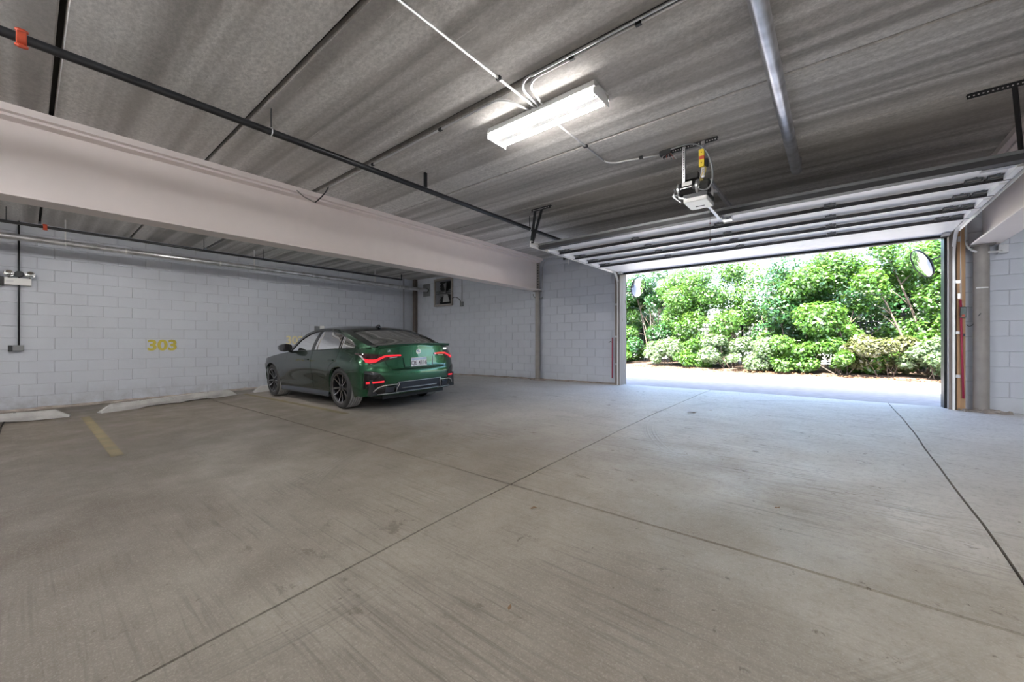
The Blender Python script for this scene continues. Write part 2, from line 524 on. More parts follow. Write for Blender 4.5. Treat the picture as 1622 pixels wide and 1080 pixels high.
floor = MB()
for (x0, x1, y0, y1) in ((-11.2, 6, -8, 8.4),):
    rows = [[(x0 + (x1 - x0) * i / 40, y0 + (y1 - y0) * j / 40, fz(x0 + (x1 - x0) * i / 40, y0 + (y1 - y0) * j / 40) - .03) for i in range(41)] for j in range(41)]
    floor.grid(rows)
floor = floor.build('floor', M['joint']); tag(floor, kind='structure')
GX = [-11.1, -4.42, -1.87, .625, 3.1, 6]
GY = [-8, -2.72, -.22, 2.28, 4.78, 8.38]
for i in range(len(GX) - 1):
    for j in range(len(GY) - 1):
        g = .0065
        light = (GX[i] == -4.42 or j == 3)
        x0, x1 = GX[i] + g * (0.25 if GX[i] == -4.42 else 1), GX[i + 1] - g * (0.25 if GX[i + 1] == -4.42 else 1)
        y0, y1 = GY[j] + g * (.25 if GY[j] == 4.78 else 1.5), GY[j + 1] - g * (.25 if GY[j + 1] == 4.78 else 1.5)
        mb = MB(); nx = max(3, int((x1 - x0) / .35)); ny = max(3, int((y1 - y0) / .35))
        # hand-tooled joints wander a little
        def wob(a, k): return .006 * math.sin(a * 1.9 + k * 7) + .003 * math.sin(a * 5.3 + k)
        rows = []
        for b in range(ny + 1):
            r = []
            for a in range(nx + 1):
                X = x0 + (x1 - x0) * a / nx; Y = y0 + (y1 - y0) * b / ny
                dx = wob(Y, i) if a == 0 else (wob(Y, i + 1) if a == nx else 0)
                dy = wob(X, j) if b == 0 else (wob(X, j + 1) if b == ny else 0)
                r.append((X + dx, Y + dy, fz(X, Y)))
            rows.append(r)
        mb.grid(rows)
        # side walls of the panel
        n = nx + 1; ring = [(0, a) for a in range(n)] + [(b, nx) for b in range(1, ny + 1)] + [(ny, a) for a in range(nx - 1, -1, -1)] + [(b, 0) for b in range(ny - 1, 0, -1)]
        top = [rows[b][a] for b, a in ring]
        k = len(top)
        mb.add(top + [(p[0], p[1], p[2] - .03) for p in top], [(q, (q + 1) % k, (q + 1) % k + k, q + k) for q in range(k)])
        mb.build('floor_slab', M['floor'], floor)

# ------------------------------------------------------------------ ceiling: hollow-core planks
CZ = H + 2.11
ceil = MB().box(-11.2, 6, -8, 8.4, CZ + .05, CZ + .22).build('ceiling', M['gap']); tag(ceil, kind='structure')
CJ = [-8, -5.96, -4.74, -3.52, -2.3, -1.08, .145, 1.315, 2.53, 3.765, 5.0, 6.29, 7.5, 8.4]
for j in range(len(CJ) - 1):
    g0 = {2.53: .028, 1.315: .016, .145: .016}.get(CJ[j], .009)
    g1 = {2.53: .028, 1.315: .016, .145: .016}.get(CJ[j + 1], .009)
    for (x0, x1) in ((-11.1, -5.82), (-5.80, 6)):
        y0, y1 = CJ[j] + g0, CJ[j + 1] - g1
        b = .01
        mb = MB()
        vs = [(x0, y0, CZ + .01), (x1, y0, CZ + .01), (x1, y1, CZ + .01), (x0, y1, CZ + .01)]
        vs += [(x0, y0 + b, CZ), (x1, y0 + b, CZ), (x1, y1 - b, CZ), (x0, y1 - b, CZ)]
        vs += [(x0, y0, CZ + .06), (x1, y0, CZ + .06), (x1, y1, CZ + .06), (x0, y1, CZ + .06)]
        mb.add(vs, [(4, 7, 6, 5), (0, 4, 5, 1), (1, 5, 6, 2), (2, 6, 7, 3), (3, 7, 4, 0), (0, 1, 9, 8), (1, 2, 10, 9), (2, 3, 11, 10), (3, 0, 8, 11)])
        mb.build('ceiling_slab', M['ceil'], ceil)

# ------------------------------------------------------------------ walls
def backing(name, boxes, mat):
    mb = MB()
    for b in boxes: mb.box(*b)
    return tag(mb.build(name, mat), kind='structure')
OX0, OX1, OZ = -3.61, 1.215, H + 1.53         # door opening
VX0, VX1, VZ0, VZ1 = -9.80, -9.06, H + 1.22, H + 1.96
wall_left = backing('wall_left', [(XL - .2, XL - .004, -8, 8.4, -.4, CZ + .05)], M['mortar'])
wall_front = backing('wall_front', [
    (XL - .2, VX0, D + .004, D + .2, -.3, CZ + .05), (VX1, OX0 - .05, D + .004, D + .2, -.3, CZ + .05),
    (VX0, VX1, D + .004, D + .2, -.3, VZ0), (VX0, VX1, D + .004, D + .2, VZ1, CZ + .05),
    (OX0 - .05, OX1 + .05, D + .004, D + .2, OZ + .03, CZ + .05), (OX1 + .05, 6, D + .004, D + .2, -.3, CZ + .05)], M['mortar'])
wall_right = backing('wall_right', [(5.5, 5.7, -8, 8.4, -.4, CZ + .05)], M['plaster'])
wall_back = backing('wall_back', [(XL - .2, 5.7, -7.4, -7.2, -.5, CZ + .05)], M['plaster'])

def block_mesh(L, hgt, d, tp=.004):
    e = .004
    vs = [(0, 0, 0), (L, 0, 0), (L, 0, hgt), (0, 0, hgt), (e, -d, e), (L - e, -d, e), (L - e, -d, hgt - e), (e, -d, hgt - e)]
    fs = [(4, 5, 6, 7), (0, 1, 5, 4), (1, 2, 6, 5), (2, 3, 7, 6), (3, 0, 4, 7)]
    me = bpy.data.meshes.new('concrete_block')
    me.from_pydata(vs, [], fs); me.materials.append(M['block'])
    return me, vs, fs
CH = .2032; BL = .4064
cache = {}
def get_block(L, h):
    k = (round(L, 2), round(h, 3))
    if k not in cache: cache[k] = block_mesh(k[0], k[1], .007)
    return cache[k]

def lay_blocks(wall, horiz0, horiz1, to_world, rotz, single, holes=(), zlo=-.4064, zhi=CZ, off=0.0):
    rest = MB()
    c = 0; z = zlo
    while z < zhi - .02:
        h = min(CH, zhi - z) - .003
        s = horiz0 - (BL / 2 if (c % 2) else 0) - off
        while s < horiz1:
            a = max(s, horiz0); b = min(s + BL, horiz1)
            gapw = random.choice((.002, .002, .003, .003, .004, .011))
            segs = [(a + gapw / 2, b - gapw / 2)]
            for (h0, h1, z0, z1) in holes:
                if z + CH > z0 + .02 and z < z1 - .02:
                    ns = []
                    for (p, q) in segs:
                        if q <= h0 or p >= h1: ns.append((p, q)); continue
                        if p < h0: ns.append((p, h0))
                        if q > h1: ns.append((h1, q))
                    segs = ns
            for (p, q) in segs:
                if q - p < .04: continue
                me, vs, fs = get_block(q - p, h)
                mid = (p + q) / 2
                loc = to_world(p, z + .0025)
                if single(mid, z):
                    o = bpy.data.objects.new('concrete_block', me)
                    o.location = loc; o.rotation_euler = (0, 0, rotz)
                    o.location += Vector((0, 0, 0))
                    o.parent = wall; col.objects.link(o)
                else:
                    R = Matrix.Translation(loc) @ Matrix.Rotation(rotz, 4, 'Z')
                    rest.add([R @ Vector(v) for v in vs], fs)
            s += BL
        z += CH; c += 1
    if rest.v:
        o = rest.build('concrete_blocks', M['block'], wall); o['kind'] = 'stuff'
# left wall faces +X : block local -y must point to +X  -> rotate +90 deg; local x runs along +Y
lay_blocks(wall_left, -7.2, D, lambda p, z: Vector((XL - .004, p, z)), PI / 2,
           lambda m, z: -.5 < m < 6.9 and z > -.3, off=.2)
# front wall faces -Y : local -y already -Y; local x along +X
lay_blocks(wall_front, XL, OX0 - .06, lambda p, z: Vector((p, D + .004, z)), 0,
           lambda m, z: m > -10.3 and z > -.1, holes=((VX0, VX1, VZ0, VZ1),), off=.03)
lay_blocks(wall_front, OX1 + .06, 5.5, lambda p, z: Vector((p, D + .004, z)), 0,
           lambda m, z: m < 2.0 and z > -.1, off=.11)
lay_blocks(wall_front, OX0 - .05, OX1 + .05, lambda p, z: Vector((p, D + .004, z)), 0,
           lambda m, z: False, zlo=2.4384, off=0)

# rough cement curb at the foot of the walls
def curb(name, a, b, nrm, hgt, wd):
    mb = MB(); n = int((Vector(b) - Vector(a)).length / .12)
    rows = [[], [], [], []]
    for i in range(n + 1):
        p = Vector(a).lerp(Vector(b), i / n); g = fz(p.x, p.y)
        w = wd * random.uniform(.7, 1.15); h = hgt * random.uniform(.75, 1.1)
        q = p + Vector(nrm) * w
        rows[0].append((q.x, q.y, g - .01)); rows[1].append((q.x, q.y, g + h * .5))
        q2 = p + Vector(nrm) * (w * .5)
        rows[2].append((q2.x, q2.y, g + h)); rows[3].append((p.x, p.y, g + h * 1.05))
    mb.grid(rows)
    return tag(mb.build(name, M['rubble']), kind='structure')
curb('baseboard_left', (XL + .004, -3, 0), (XL + .004, 8.15, 0), (1, 0, 0), .045, .07)
curb('baseboard_front', (XL + .05, D - .006, 0), (OX0 - .1, D - .006, 0), (0, -1, 0), .035, .05)

# jambs and header of the door opening
jl = MB().box(OX0 - .045, OX0, D - .10, D + .24, -.05, OZ + .02); tag(jl.build('trim_1', M['woodgrey']), kind='structure')
jr = MB().box(OX1, OX1 + .05, D - .10, D + .24, -.05, OZ + .02); tag(jr.build('trim_2', M['woodgrey']), kind='structure')
jh = MB().box(OX0, OX1, D + .06, D + .22, OZ - .01, OZ + .05); tag(jh.build('trim_3', M['woodgrey']), kind='structure')
js = MB().box(OX1 - .028, OX1, D + .02, D + .24, -.03, OZ + .02); tag(js.build('trim_4', M['dark']), kind='structure')

# roof slab and parapet of the building
tag(MB().box(-12, 7, -8.5, 8.45, CZ + .24, CZ + .5).build('roof', M['roof']), kind='structure')

# ------------------------------------------------------------------ steel beams
def beam(x0, x1, y0, y1, label, endplate=True):
    xc = (x0 + x1) / 2
    e = empty('steel_beam', (xc, y0, H + 1.32)); tag(e, label, 'beam')
    bz = H + 1.32
    part(MB().box(x0, x1, y0, y1, bz, bz + .022), 'bottom_flange', M['beam'], e, bevel=.003)
    part(MB().box(xc - .008, xc + .008, y0, y1, bz + .022, CZ - .09), 'web', M['beam'], e)
    part(MB().box(x0, x1, y0, y1, CZ - .09, CZ - .065), 'top_flange', M['beam'], e, bevel=.003)
    part(MB().box(x0 - .06, x1 + .06, y0, y1, CZ - .065, CZ - .001), 'bearing_plank', M['beam'], e)
    if endplate:
        part(MB().box(xc - .008, xc + .10, y1 - .012, y1, bz + .03, CZ - .1), 'end_plate', M['beamcol'], e)
        for i in range(9):
            z = bz + .09 + i * .068
            part(MB().lathe([(0, .02), (.014, .02), (.014, 0), (0, 0)], 6, Matrix.Translation((xc + .055, y1 - .012, z)) @ Matrix.Rotation(PI / 2, 4, 'X')), 'bolt', M['dark'], e)
    return e
beam(-5.96, -5.68, -7.1, 8.1, 'long deep pink-beige steel I-beam crossing the garage on the left')
beam(1.405, 1.685, -7.1, 8.19, 'pink-beige steel I-beam at the right edge, above the grey column', False)

def column(x, y, r, z1, label, mat, cap=True):
    g = fz(x, y)
    e = empty('steel_column', (x, y, g)); tag(e, label, 'column')
    part(MB().tube([(x, y, g), (x, y, z1)], r, 24), 'shaft', mat, e, smooth=True, auto=.6)
    part(MB().box(x - r * 1.5, x + r * 1.5, y - r * 1.3, y + min(r * 1.3, D - y - .01), g, g + .015), 'base_plate', M['rubble'], e)
    if cap: part(MB().box(x - r * 1.5, x + r * 1.5, y - r * 1.3, y + min(r * 1.3, D - y - .01), z1 - .015, z1), 'cap_plate', mat, e)
column(-5.79, 8.105, .062, H + 1.318, 'slim taupe steel pipe column under the end of the long left beam', M['beamcol'])
column(1.51, 8.10, .075, H + 1.318, 'thick taupe pipe column beside the wooden stud right of the door', M['beamcol'])
cc = MB().add([(1.455 + .012 * i, 8.10 - math.sqrt(max(0, .0762 ** 2 - (1.455 + .012 * i - 1.51) ** 2)), H + zz) for zz in (.735, .752) for i in range(10)], [(i, i + 1, i + 11, i + 10) for i in range(9)])
tag(cc.build('paint_chip', M['white']), 'thin white paint mark across the thick right column', 'mark')
# corner column: square tube plus thin pipe
e = empty('corner_post', (-10.78, 8.1, fz(-10.78, 8.1))); tag(e, 'dark brown square steel post in the far corner behind the car', 'column')
g = fz(-10.78, 8.1)
part(MB().box(-10.83, -10.71, 8.07, 8.18, g, CZ), 'shaft', simple('brown_steel', (.12, .10, .085), .6, var=.2), e, bevel=.006)
part(MB().box(-10.86, -10.68, 8.04, 8.185, g, g + .012), 'base_plate', M['rubble'], e)
tag(MB().tube([(-10.87, 7.75, fz(-10.87, 7.75)), (-10.87, 7.75, CZ)], .014, 10).build('thin_pipe', M['greybox'], smooth=True),
    'thin grey vertical pipe on the block wall just left of the corner post', 'pipe')

# rubble at the column feet
def rubble(cx, cy, rx, ry, n, label):
    e = empty('rubble_heap', (cx, cy, fz(cx, cy))); tag(e, label, 'rubble')
    mb = MB(); N = 26
    rows = []
    for i in range(6):
        t = i / 5
        rows.append([(cx + rx * (1 - t) * math.cos(a * 2 * PI / N) * random.uniform(.85, 1.1), min(D - .012, cy + ry * (1 - t) * math.sin(a * 2 * PI / N) * random.uniform(.85, 1.1)), fz(cx, cy) - .01 + .06 * (1 - (1 - t) ** 1.5) * random.uniform(.8, 1.1)) for a in range(N)])
        rows[-1].append(rows[-1][0])
    mb.grid(rows); part(mb, 'grit', M['rubble'], e)
    for i in range(n):
        a = random.uniform(0, 2 * PI); q = random.uniform(.2, 1)
        x = cx + rx * q * math.cos(a); y = min(D - .05, cy + ry * q * math.sin(a)); s = random.uniform(.012, .03)
        st = MB().lathe([(0, -s * .6), (s * .9, -s * .3), (s, .1 * s), (s * .6, s * .6), (0, s * .7)], 6, Matrix.Translation((x, y, fz(x, y) + .012 + .03 * (1 - q))) @ Matrix.Rotation(random.uniform(0, 3), 4, (random.random(), random.random(), 1)))
        part(st, 'stone', M['rubble'], e)
rubble(1.56, 8.07, .27, .14, 22, 'heap of broken concrete at the foot of the thick right column')
rubble(-5.72, 8.05, .24, .13, 14, 'small heap of rubble at the foot of the slim left column')

# ------------------------------------------------------------------ overhead door (raised)
door = empty('door_1', (-1.2, 5.1, H + 1.57)); tag(door, 'raised white sectional overhead garage door lying under the ceiling', kind='structure')
DX0, DX1 = OX0 - .02, OX1 + .02
sec_y = [(5.25, 5.73), (5.73, 6.24), (6.24, 6.71), (6.71, 7.19), (7.19, 7.67)]
ZD = H + 1.545
RD = .053
for k, (a, b) in enumerate(sec_y[:4]):
    # rails at each long edge stand down from the skin
    sec = MB()
    sec.box(DX0, DX1, a + .002, b - .002, ZD, ZD + .012)
    s = part(sec, 'door_section', M['doorwhite'], door)
    lips = MB()
    prof = [(b - .062, ZD - RD), (b - .002, ZD - RD), (b - .002, ZD)]
    lips.add([(DX0, y, z) for y, z in prof] + [(DX1, y, z) for y, z in prof], [(0, 1, 4, 3), (1, 2, 5, 4)])
    subpart(lips, 'edge_rail', M['doorwhite'], s, door)
    subpart(MB().box(DX0, DX1, b - .066, b - .062, ZD - RD, ZD), 'grey_rail', M['doorgrey'], s, door)
    rl = [(b - .066, ZD - .012), (b - .075, ZD - .004), (b - .095, ZD)]
    subpart(MB().add([(DX0, y, z) for y, z in rl] + [(DX1, y, z) for y, z in rl], [(0, 1, 4, 3), (1, 2, 5, 4)]), 'rolled_edge', M['doorwhite'], s, door)
    # end stiles
    for x0 in (DX0, DX1 - .05):
        subpart(MB().box(x0, x0 + .05, a + .05, b - .09, ZD - RD, ZD), 'end_stile', M['doorwhite'], s, door)
    if k == 0:
        st = MB()
        y0 = 5.13
        st.box(DX0 - .02, DX1 + .03, y0, y0 + .006, ZD - .045, ZD + .005)
        st.box(DX0 - .02, DX1 + .03, y0 + .006, y0 + .10, ZD - .045, ZD - .039)
        st.box(DX0 - .02, DX1 + .03, y0 + .094, y0 + .10, ZD - .039, ZD)
        subpart(st, 'strut', M['doorgrey'], s, door)
        subpart(MB().box(DX0 - .02, DX1 + .03, y0 - .004, y0 + .02, ZD + .005, ZD + .034), 'strut_lip', M['greybox'], s, door)
# sloping bottom section, its face turned to the room
A = Vector((0, 7.27, ZD + .01)); B = Vector((0, 8.16, H + 1.53))
mb = MB()
cs = [(7.20, ZD), (7.45, ZD), (7.70, ZD - .003), (7.92, ZD - .010), (8.04, ZD - .018), (8.12, ZD - .028)]
mb.add([(DX0, y, z) for y, z in cs] + [(DX1, y, z) for y, z in cs] + [(DX0, y + .004, z + .012) for y, z in cs] + [(DX1, y + .004, z + .012) for y, z in cs],
       [(i, i + 1, i + 7, i + 6) for i in range(5)] + [(i + 12, i + 18, i + 19, i + 13) for i in range(5)])
bs = part(mb, 'bottom_section', M['doorwhite'], door)
subpart(MB().box(DX0, DX1, 8.11, 8.15, H + 1.484, H + 1.520), 'bottom_seal', M['rubber'], bs, door)
# hinges on the section joints
def hinge(x, y, dz=0, wide=.10):
    h = MB(); z = ZD + dz; y = y - .055
    h.box(x - wide / 2, x + wide / 2, y - .075, y - .028, z - .006, z - .001)
    h.box(x - wide / 2, x - wide / 2 + .008, y - .075, y + .015, z - .028, z - .001)
    h.box(x + wide / 2 - .008, x + wide / 2, y - .075, y + .015, z - .028, z - .001)
    h.tube([(x - wide * .55, y - .02, z - .022), (x + wide * .55, y - .02, z - .022)], .007, 8)
    h.box(x - .012, x + .012, y - .10, y - .075, z - .014, z - .001)
    part(h, 'hinge', M['greybox'], door)
for yb in (5.73, 6.24, 6.71, 7.19):
    for x in (-2.27, -1.165, -.05): hinge(x, yb)
    for x in (DX1 - .09, DX1 - .23, DX0 + .08, DX0 + .2): hinge(x, yb, 0, .115)
    for x, sgn in ((DX1 - .03, 1), (DX0 + .03, -1)):
        r = MB().tube([(x, yb - .03, H + 1.56), (x + sgn * .075, yb - .03, H + 1.56)], .006, 8)
        r.tube([(x + sgn * .055, yb - .03, H + 1.56), (x + sgn * .078, yb - .03, H + 1.56)], .022, 14)
        part(r, 'roller', M['steel'], door)
for x, sgn in ((DX1 - .25, 1), (DX0 + .05, -1)):
    part(MB().box(x, x + .22, 5.27, 5.34, ZD - .04, ZD - .025), 'top_bracket', M['steel'], door)
for x in (DX1 - .10, DX0 + .02):
    part(MB().box(x, x + .08, 8.0, 8.09, H + 1.49, H + 1.52), 'bottom_bracket', M['steel'], door)

def u_track(pts, side, w=.05, d=.03):
    """channel section swept along pts in a plane of constant x; opens towards the door"""
    mb = MB(); t = .004
    for (dx0, dx1, o0, o1) in ((0, t, -w / 2, w / 2), (0, d, -w / 2, -w / 2 + t), (0, d, w / 2 - t, w / 2)):
        vs = []
        for i, p in enumerate(pts):
            p = Vector(p)
            a = Vector(pts[max(0, i - 1)]); b = Vector(pts[min(len(pts) - 1, i + 1)])
            dr = (b - a).normalized(); nn = Vector((0, -dr.z, dr.y))
            for (dx, o) in ((dx0, o0), (dx1, o0), (dx1, o1), (dx0, o1)):
                vs.append(p + Vector((-side * dx, 0, 0)) + nn * o)
        fs = []
        for i in range(len(pts) - 1):
            for k in range(4):
                fs.append((4 * i + k, 4 * i + (k + 1) % 4, 4 * i + 4 + (k + 1) % 4, 4 * i + 4 + k))
        mb.add(vs, fs)
    return mb
def track(x, side, y_start, label):
    g = fz(x, 8.1)
    e = empty('door_track', (x, 8.1, g)); tag(e, label, 'track')
    zt = H + 1.562
    R = .34
    yv = 8.10
    pts = [(x, y_start, zt), (x, yv - R, zt)] + [(x, yv - R + R * math.sin(a), zt - R + R * math.cos(a)) for a in [PI / 2 * i / 8 for i in range(1, 9)]]
    cut = pts
    part(u_track(cut, side), 'curved_rail', M['white_t'], e)
    part(u_track([(x, yv, zt - R), (x, yv, g)], side), 'vertical_rail', M['white_t'], e)
    part(MB().box(min(x, x + side * .003), max(x, x + side * .045), y_start, yv - R + .1, zt + .02, zt + .024), 'top_angle', M['white_t'], e)
    part(MB().box(min(x + side * .0, x + side * .003), max(x, x + side * .003) , y_start, yv - R + .12, zt - .065, zt + .035), 'side_angle', M['white_t'], e)
    for zz in (.45, 1.05, 1.75):
        part(MB().box(min(x, x + side * .05), max(x, x + side * .05), yv, D - .012, zz, zz + .04), 'bracket', M['steel'], e)
    return e
track(OX0 - .06, -1, 4.93, 'white steel door track on the left side of the garage door')
track(OX1 + .06, 1, 1.9, 'white steel door track on the right side, running over the right wall')

def perforated(mb, a, b, w, t, holes=True, leg=None, up=(0, 0, 1)):
    mb.bar(a, b, w, t, up=up)
def hanger(name, label, x0, x1, y, straps, mat):
    e = empty(name, ((x0 + x1) / 2, y, CZ)); tag(e, label, 'bracket')
    part(MB().box(x0, x1, y - .02, y + .02, CZ - .006, CZ - .001), 'angle_plate', mat, e)
    part(MB().box(x0, x1, y - .024, y - .020, CZ - .045, CZ - .001), 'angle_leg', mat, e)
    n = int((x1 - x0) / .026)
    hm = MB()
    for i in range(n):
        xx = x0 + .013 + i * .026
        hm.box(xx - .005, xx + .005, y - .0255, y - .0245, CZ - .031, CZ - .021)
    part(hm, 'punched_hole', M['steel_b'], e)['kind'] = 'stuff'
    for a, b in straps:
        part(MB().bar(a, b, .032, .004, up=(0, 1, 0)), 'strap', mat, e)
        part(MB().bar((a[0] + .014, a[1] + .012, a[2]), (b[0] + .014, b[1] + .012, b[2]), .004, .026, up=(0, 1, 0)), 'strap', mat, e)
    return e
hanger('track_hanger', 'dark punched-angle hanger holding the rear of the left door track', -3.72, -3.36, 5.06,
       [((-3.67, 5.06, CZ - .01), (-3.67, 4.96, H + 1.56)), ((-3.54, 5.06, CZ - .01), (-3.66, 4.97, H + 1.56))], M['dark'])
hanger('track_hanger', 'dark punched-angle hanger in the top right corner above the right door track', .86, 1.5, 5.06,
       [((1.12, 5.06, CZ - .01), (1.285, 5.6, H + 1.58))], M['dark'])

# ------------------------------------------------------------------ door opener
OXc = -1.16; OY = 4.46
e = empty('door_opener', (OXc, OY, CZ)); tag(e, 'electric garage door opener hanging from a punched steel angle in the ceiling', 'door opener')
an = MB().box(-1.46, -.93, OY - .02, OY + .02, CZ - .006, CZ - .001).box(-1.46, -.93, OY - .024, OY - .020, CZ - .045, CZ - .001)
an = part(an, 'ceiling_angle', M['dark'], e)
hm = MB()
for i in range(20):
    xx = -1.445 + i * .026
    hm.box(xx - .005, xx + .005, OY - .0255, OY - .0245, CZ - .031, CZ - .021)
subpart(hm, 'punched_hole', M['steel_b'], an, e)['kind'] = 'stuff'
for x in (-1.255, -1.065):
    s = MB().box(x - .016, x + .016, OY - .03, OY - .026, H + 1.72, CZ - .012).box(x + .013, x + .016, OY - .03, OY - .002, H + 1.72, CZ - .012)
    s = part(s, 'strap', M['steel'], e)
    hm = MB()
    for i in range(12):
        zz = CZ - .05 - i * .026
        hm.box(x - .005, x + .005, OY - .0315, OY - .0305, zz - .005, zz + .005)
    subpart(hm, 'punched_hole', M['dark'], s, e)['kind'] = 'stuff'
# junction box with loose wires at the left end of the angle
jb = part(MB().box(-1.50, -1.38, OY - .07, OY + .03, CZ - .05, CZ - .002), 'junction_box', M['dark'], e, bevel=.003)
for i in range(7):
    a = random.uniform(-.5, .5)
    p0 = Vector((-1.44 + .01 * i, OY - .05, CZ - .05))
    subpart(MB().tube([p0, p0 + Vector((-.02 + .01 * i, -.03, -.025 - .004 * i)), p0 + Vector((-.03 + .015 * i, -.01, -.05 - .006 * i))], .0022, 5), 'wire', (M['steel_b'], M['rubber'], M['red'])[i % 3], jb, e)
# motor body, axis along X
MZ = H + 1.655
mo = MB().tube([(-1.32, OY + .04, MZ), (-1.13, OY + .04, MZ)], .078, 28)
mo = part(mo, 'motor', M['dark'], e, smooth=True, auto=.6)
for x in (-1.325, -1.14):
    subpart(MB().tube([(x, OY + .04, MZ), (x + .02, OY + .04, MZ)], .083, 28), 'end_bell', M['steel'], mo, e, smooth=True, auto=.6)
subpart(MB().tube([(-1.29, OY + .04, MZ), (-1.17, OY + .04, MZ)], .0795, 28), 'motor_band', M['gloss'], mo, e, smooth=True, auto=.6)
subpart(MB().box(-1.27, -1.17, OY - .046, OY - .042, MZ + .012, MZ + .055), 'motor_label', M['lightbox'], mo, e)
part(MB().box(-1.27, -1.115, OY - .02, OY + .05, MZ + .085, MZ + .15), 'capacitor_box', M['rubber'], e, bevel=.008)
# pulley / shaft at the left
sh = MB().tube([(-1.40, OY + .06, MZ - .03), (-1.30, OY + .06, MZ - .03)], .008, 8)
sh.tube([(-1.385, OY + .06, MZ - .03), (-1.37, OY + .06, MZ - .03)], .03, 16)
sh.bar((-1.38, OY + .03, MZ - .05), (-1.30, OY + .02, MZ - .13), .02, .006)
sh.bar((-1.38, OY + .09, MZ - .01), (-1.37, OY + .03, MZ + .03), .014, .006)
part(sh, 'shaft', M['steel'], e)
# gear case at the right
gc = MB().tube([(-1.10, OY + .05, MZ - .005), (-1.02, OY + .05, MZ - .005)], .075, 9)
part(gc, 'gear_case', M['rubber'], e, bevel=.004)
part(MB().tube([(-1.125, OY + .03, MZ - .02), (-1.105, OY + .03, MZ - .02)], .05, 20), 'pulley', M['chrome'], e, smooth=True, auto=.6)
# body box and white lens below
part(MB().box(-1.27, -1.03, OY + .0, OY + .30, H + 1.545, H + 1.60), 'chassis', M['dark'], e, bevel=.004)
part(MB().box(-1.265, -1.035, OY - .01, OY + .29, H + 1.50, H + 1.545), 'lower_cover', M['white'], e, bevel=.006)
part(MB().box(-1.19, -1.10, OY + .18, OY + .20, H + 1.4985, H + 1.502), 'slot', M['rubber'], e)
part(MB().bar((-1.315, OY - .0, MZ - .08), (-1.22, OY + .0, H + 1.53), .03, .01), 'side_bracket', M['steel_b'], e)
part(MB().box(-1.06, -1.03, OY + .06, OY + .26, H + 1.60, H + 1.70), 'side_cover', M['white'], e, bevel=.005)
# trolley rail to the header over the door, arm, bracket on the door
part(MB().box(-1.07, -1.03, OY + .2, 8.12, H + 1.735, H + 1.775), 'trolley_rail', M['steel'], e, bevel=.003)
part(MB().bar((-1.06, OY + .2, H + 1.65), (-1.06, OY + .55, H + 1.75), .03, .03), 'rail_link', M['steel_b'], e)
part(MB().bar((-1.10, OY + .28, H + 1.53), (-1.06, 5.18, H + 1.47), .03, .008), 'trolley_arm', M['steel_b'], e)
part(MB().bar((-1.06, 5.18, H + 1.47), (-1.03, 5.40, H + 1.52), .03, .008), 'trolley_arm', M['steel_b'], e)
part(MB().box(-1.07, -.97, 5.34, 5.44, ZD - .05, ZD - .002), 'door_bracket', M['steel'], e)
# two yellow relay blocks with a red one between, on the right strap
for k, (z0, z1, mt) in enumerate(((1.93, 2.0, 'yellow'), (1.895, 1.93, 'red'), (1.82, 1.895, 'yellow'))):
    y = part(MB().box(-1.095, -1.045, OY - .075, OY - .032, H + z0, H + z1), 'relay_block', M[mt], e, bevel=.003)
    if mt == 'yellow': subpart(MB().box(-1.075, -1.066, OY - .077, OY - .074, H + (z0 + z1) / 2 - .005, H + (z0 + z1) / 2 + .005), 'screw', M['rubber'], y, e)
part(MB().box(-1.04, -1.015, OY - .06, OY - .02, H + 1.82, H + 1.90), 'relay_base', M['rubber'], e, bevel=.003)
for i in range(4):
    part(MB().tube([(-1.07 + .012 * i, OY - .05, H + 1.82), (-1.08 + .014 * i, OY - .04, H + 1.77), (-1.11 + .01 * i, OY - .01, H + 1.70)], .0025, 5), 'wire', M['yellow'] if i % 2 else M['lightbox'], e)
# flexible conduit looping from the ceiling down to the motor
import itertools
def bez(P, n=24):
    P = [Vector(p) for p in P]; out = []
    for i in range(n + 1):
        t = i / n; Q = P[:]
        while len(Q) > 1: Q = [Q[k].lerp(Q[k + 1], t) for k in range(len(Q) - 1)]
        out.append(Q[0])
    return out
part(MB().tube(bez([(-1.40, OY - .06, CZ - .02), (-1.15, OY - .08, CZ + .0), (-.98, OY - .09, CZ - .0), (-.98, OY - .06, H + 1.88), (-.90, OY, H + 1.62), (-1.0, OY, H + 1.52), (-1.13, OY - .02, H + 1.63)], 40), .009, 8), 'flexible_conduit', M['greybox'], e, smooth=True)
# emergency pull cord with red knob
pc = empty('release_cord', (-1.085, 4.82, H + 1.50)); tag(pc, 'thin release cord with dark red knobs hanging beneath the door opener', 'cord')
part(MB().tube([(-1.085, 4.82, H + 1.50), (-1.085, 4.82, H + 1.15)], .0022, 6), 'cord', M['rubber'], pc)
for z, r in ((1.34, .009), (1.155, .012)):
    part(MB().lathe([(0, r), (r * .7, r * .7), (r, 0), (r * .7, -r * .7), (0, -r)], 10, Matrix.Translation((-1.085, 4.82, H + z))), 'knob', simple('dark_red_knob', (.18, .015, .015), .4), pc, smooth=True)

# ------------------------------------------------------------------ pipes and conduits
def pipe_thing(name, pts, r, mat, label, cat='pipe', extras=(), group=None):
    e = empty(name, pts[0]); tag(e, label, cat, group)
    part(MB().tube(pts, r, 20), 'run', mat, e, smooth=True, auto=.7)
    return e
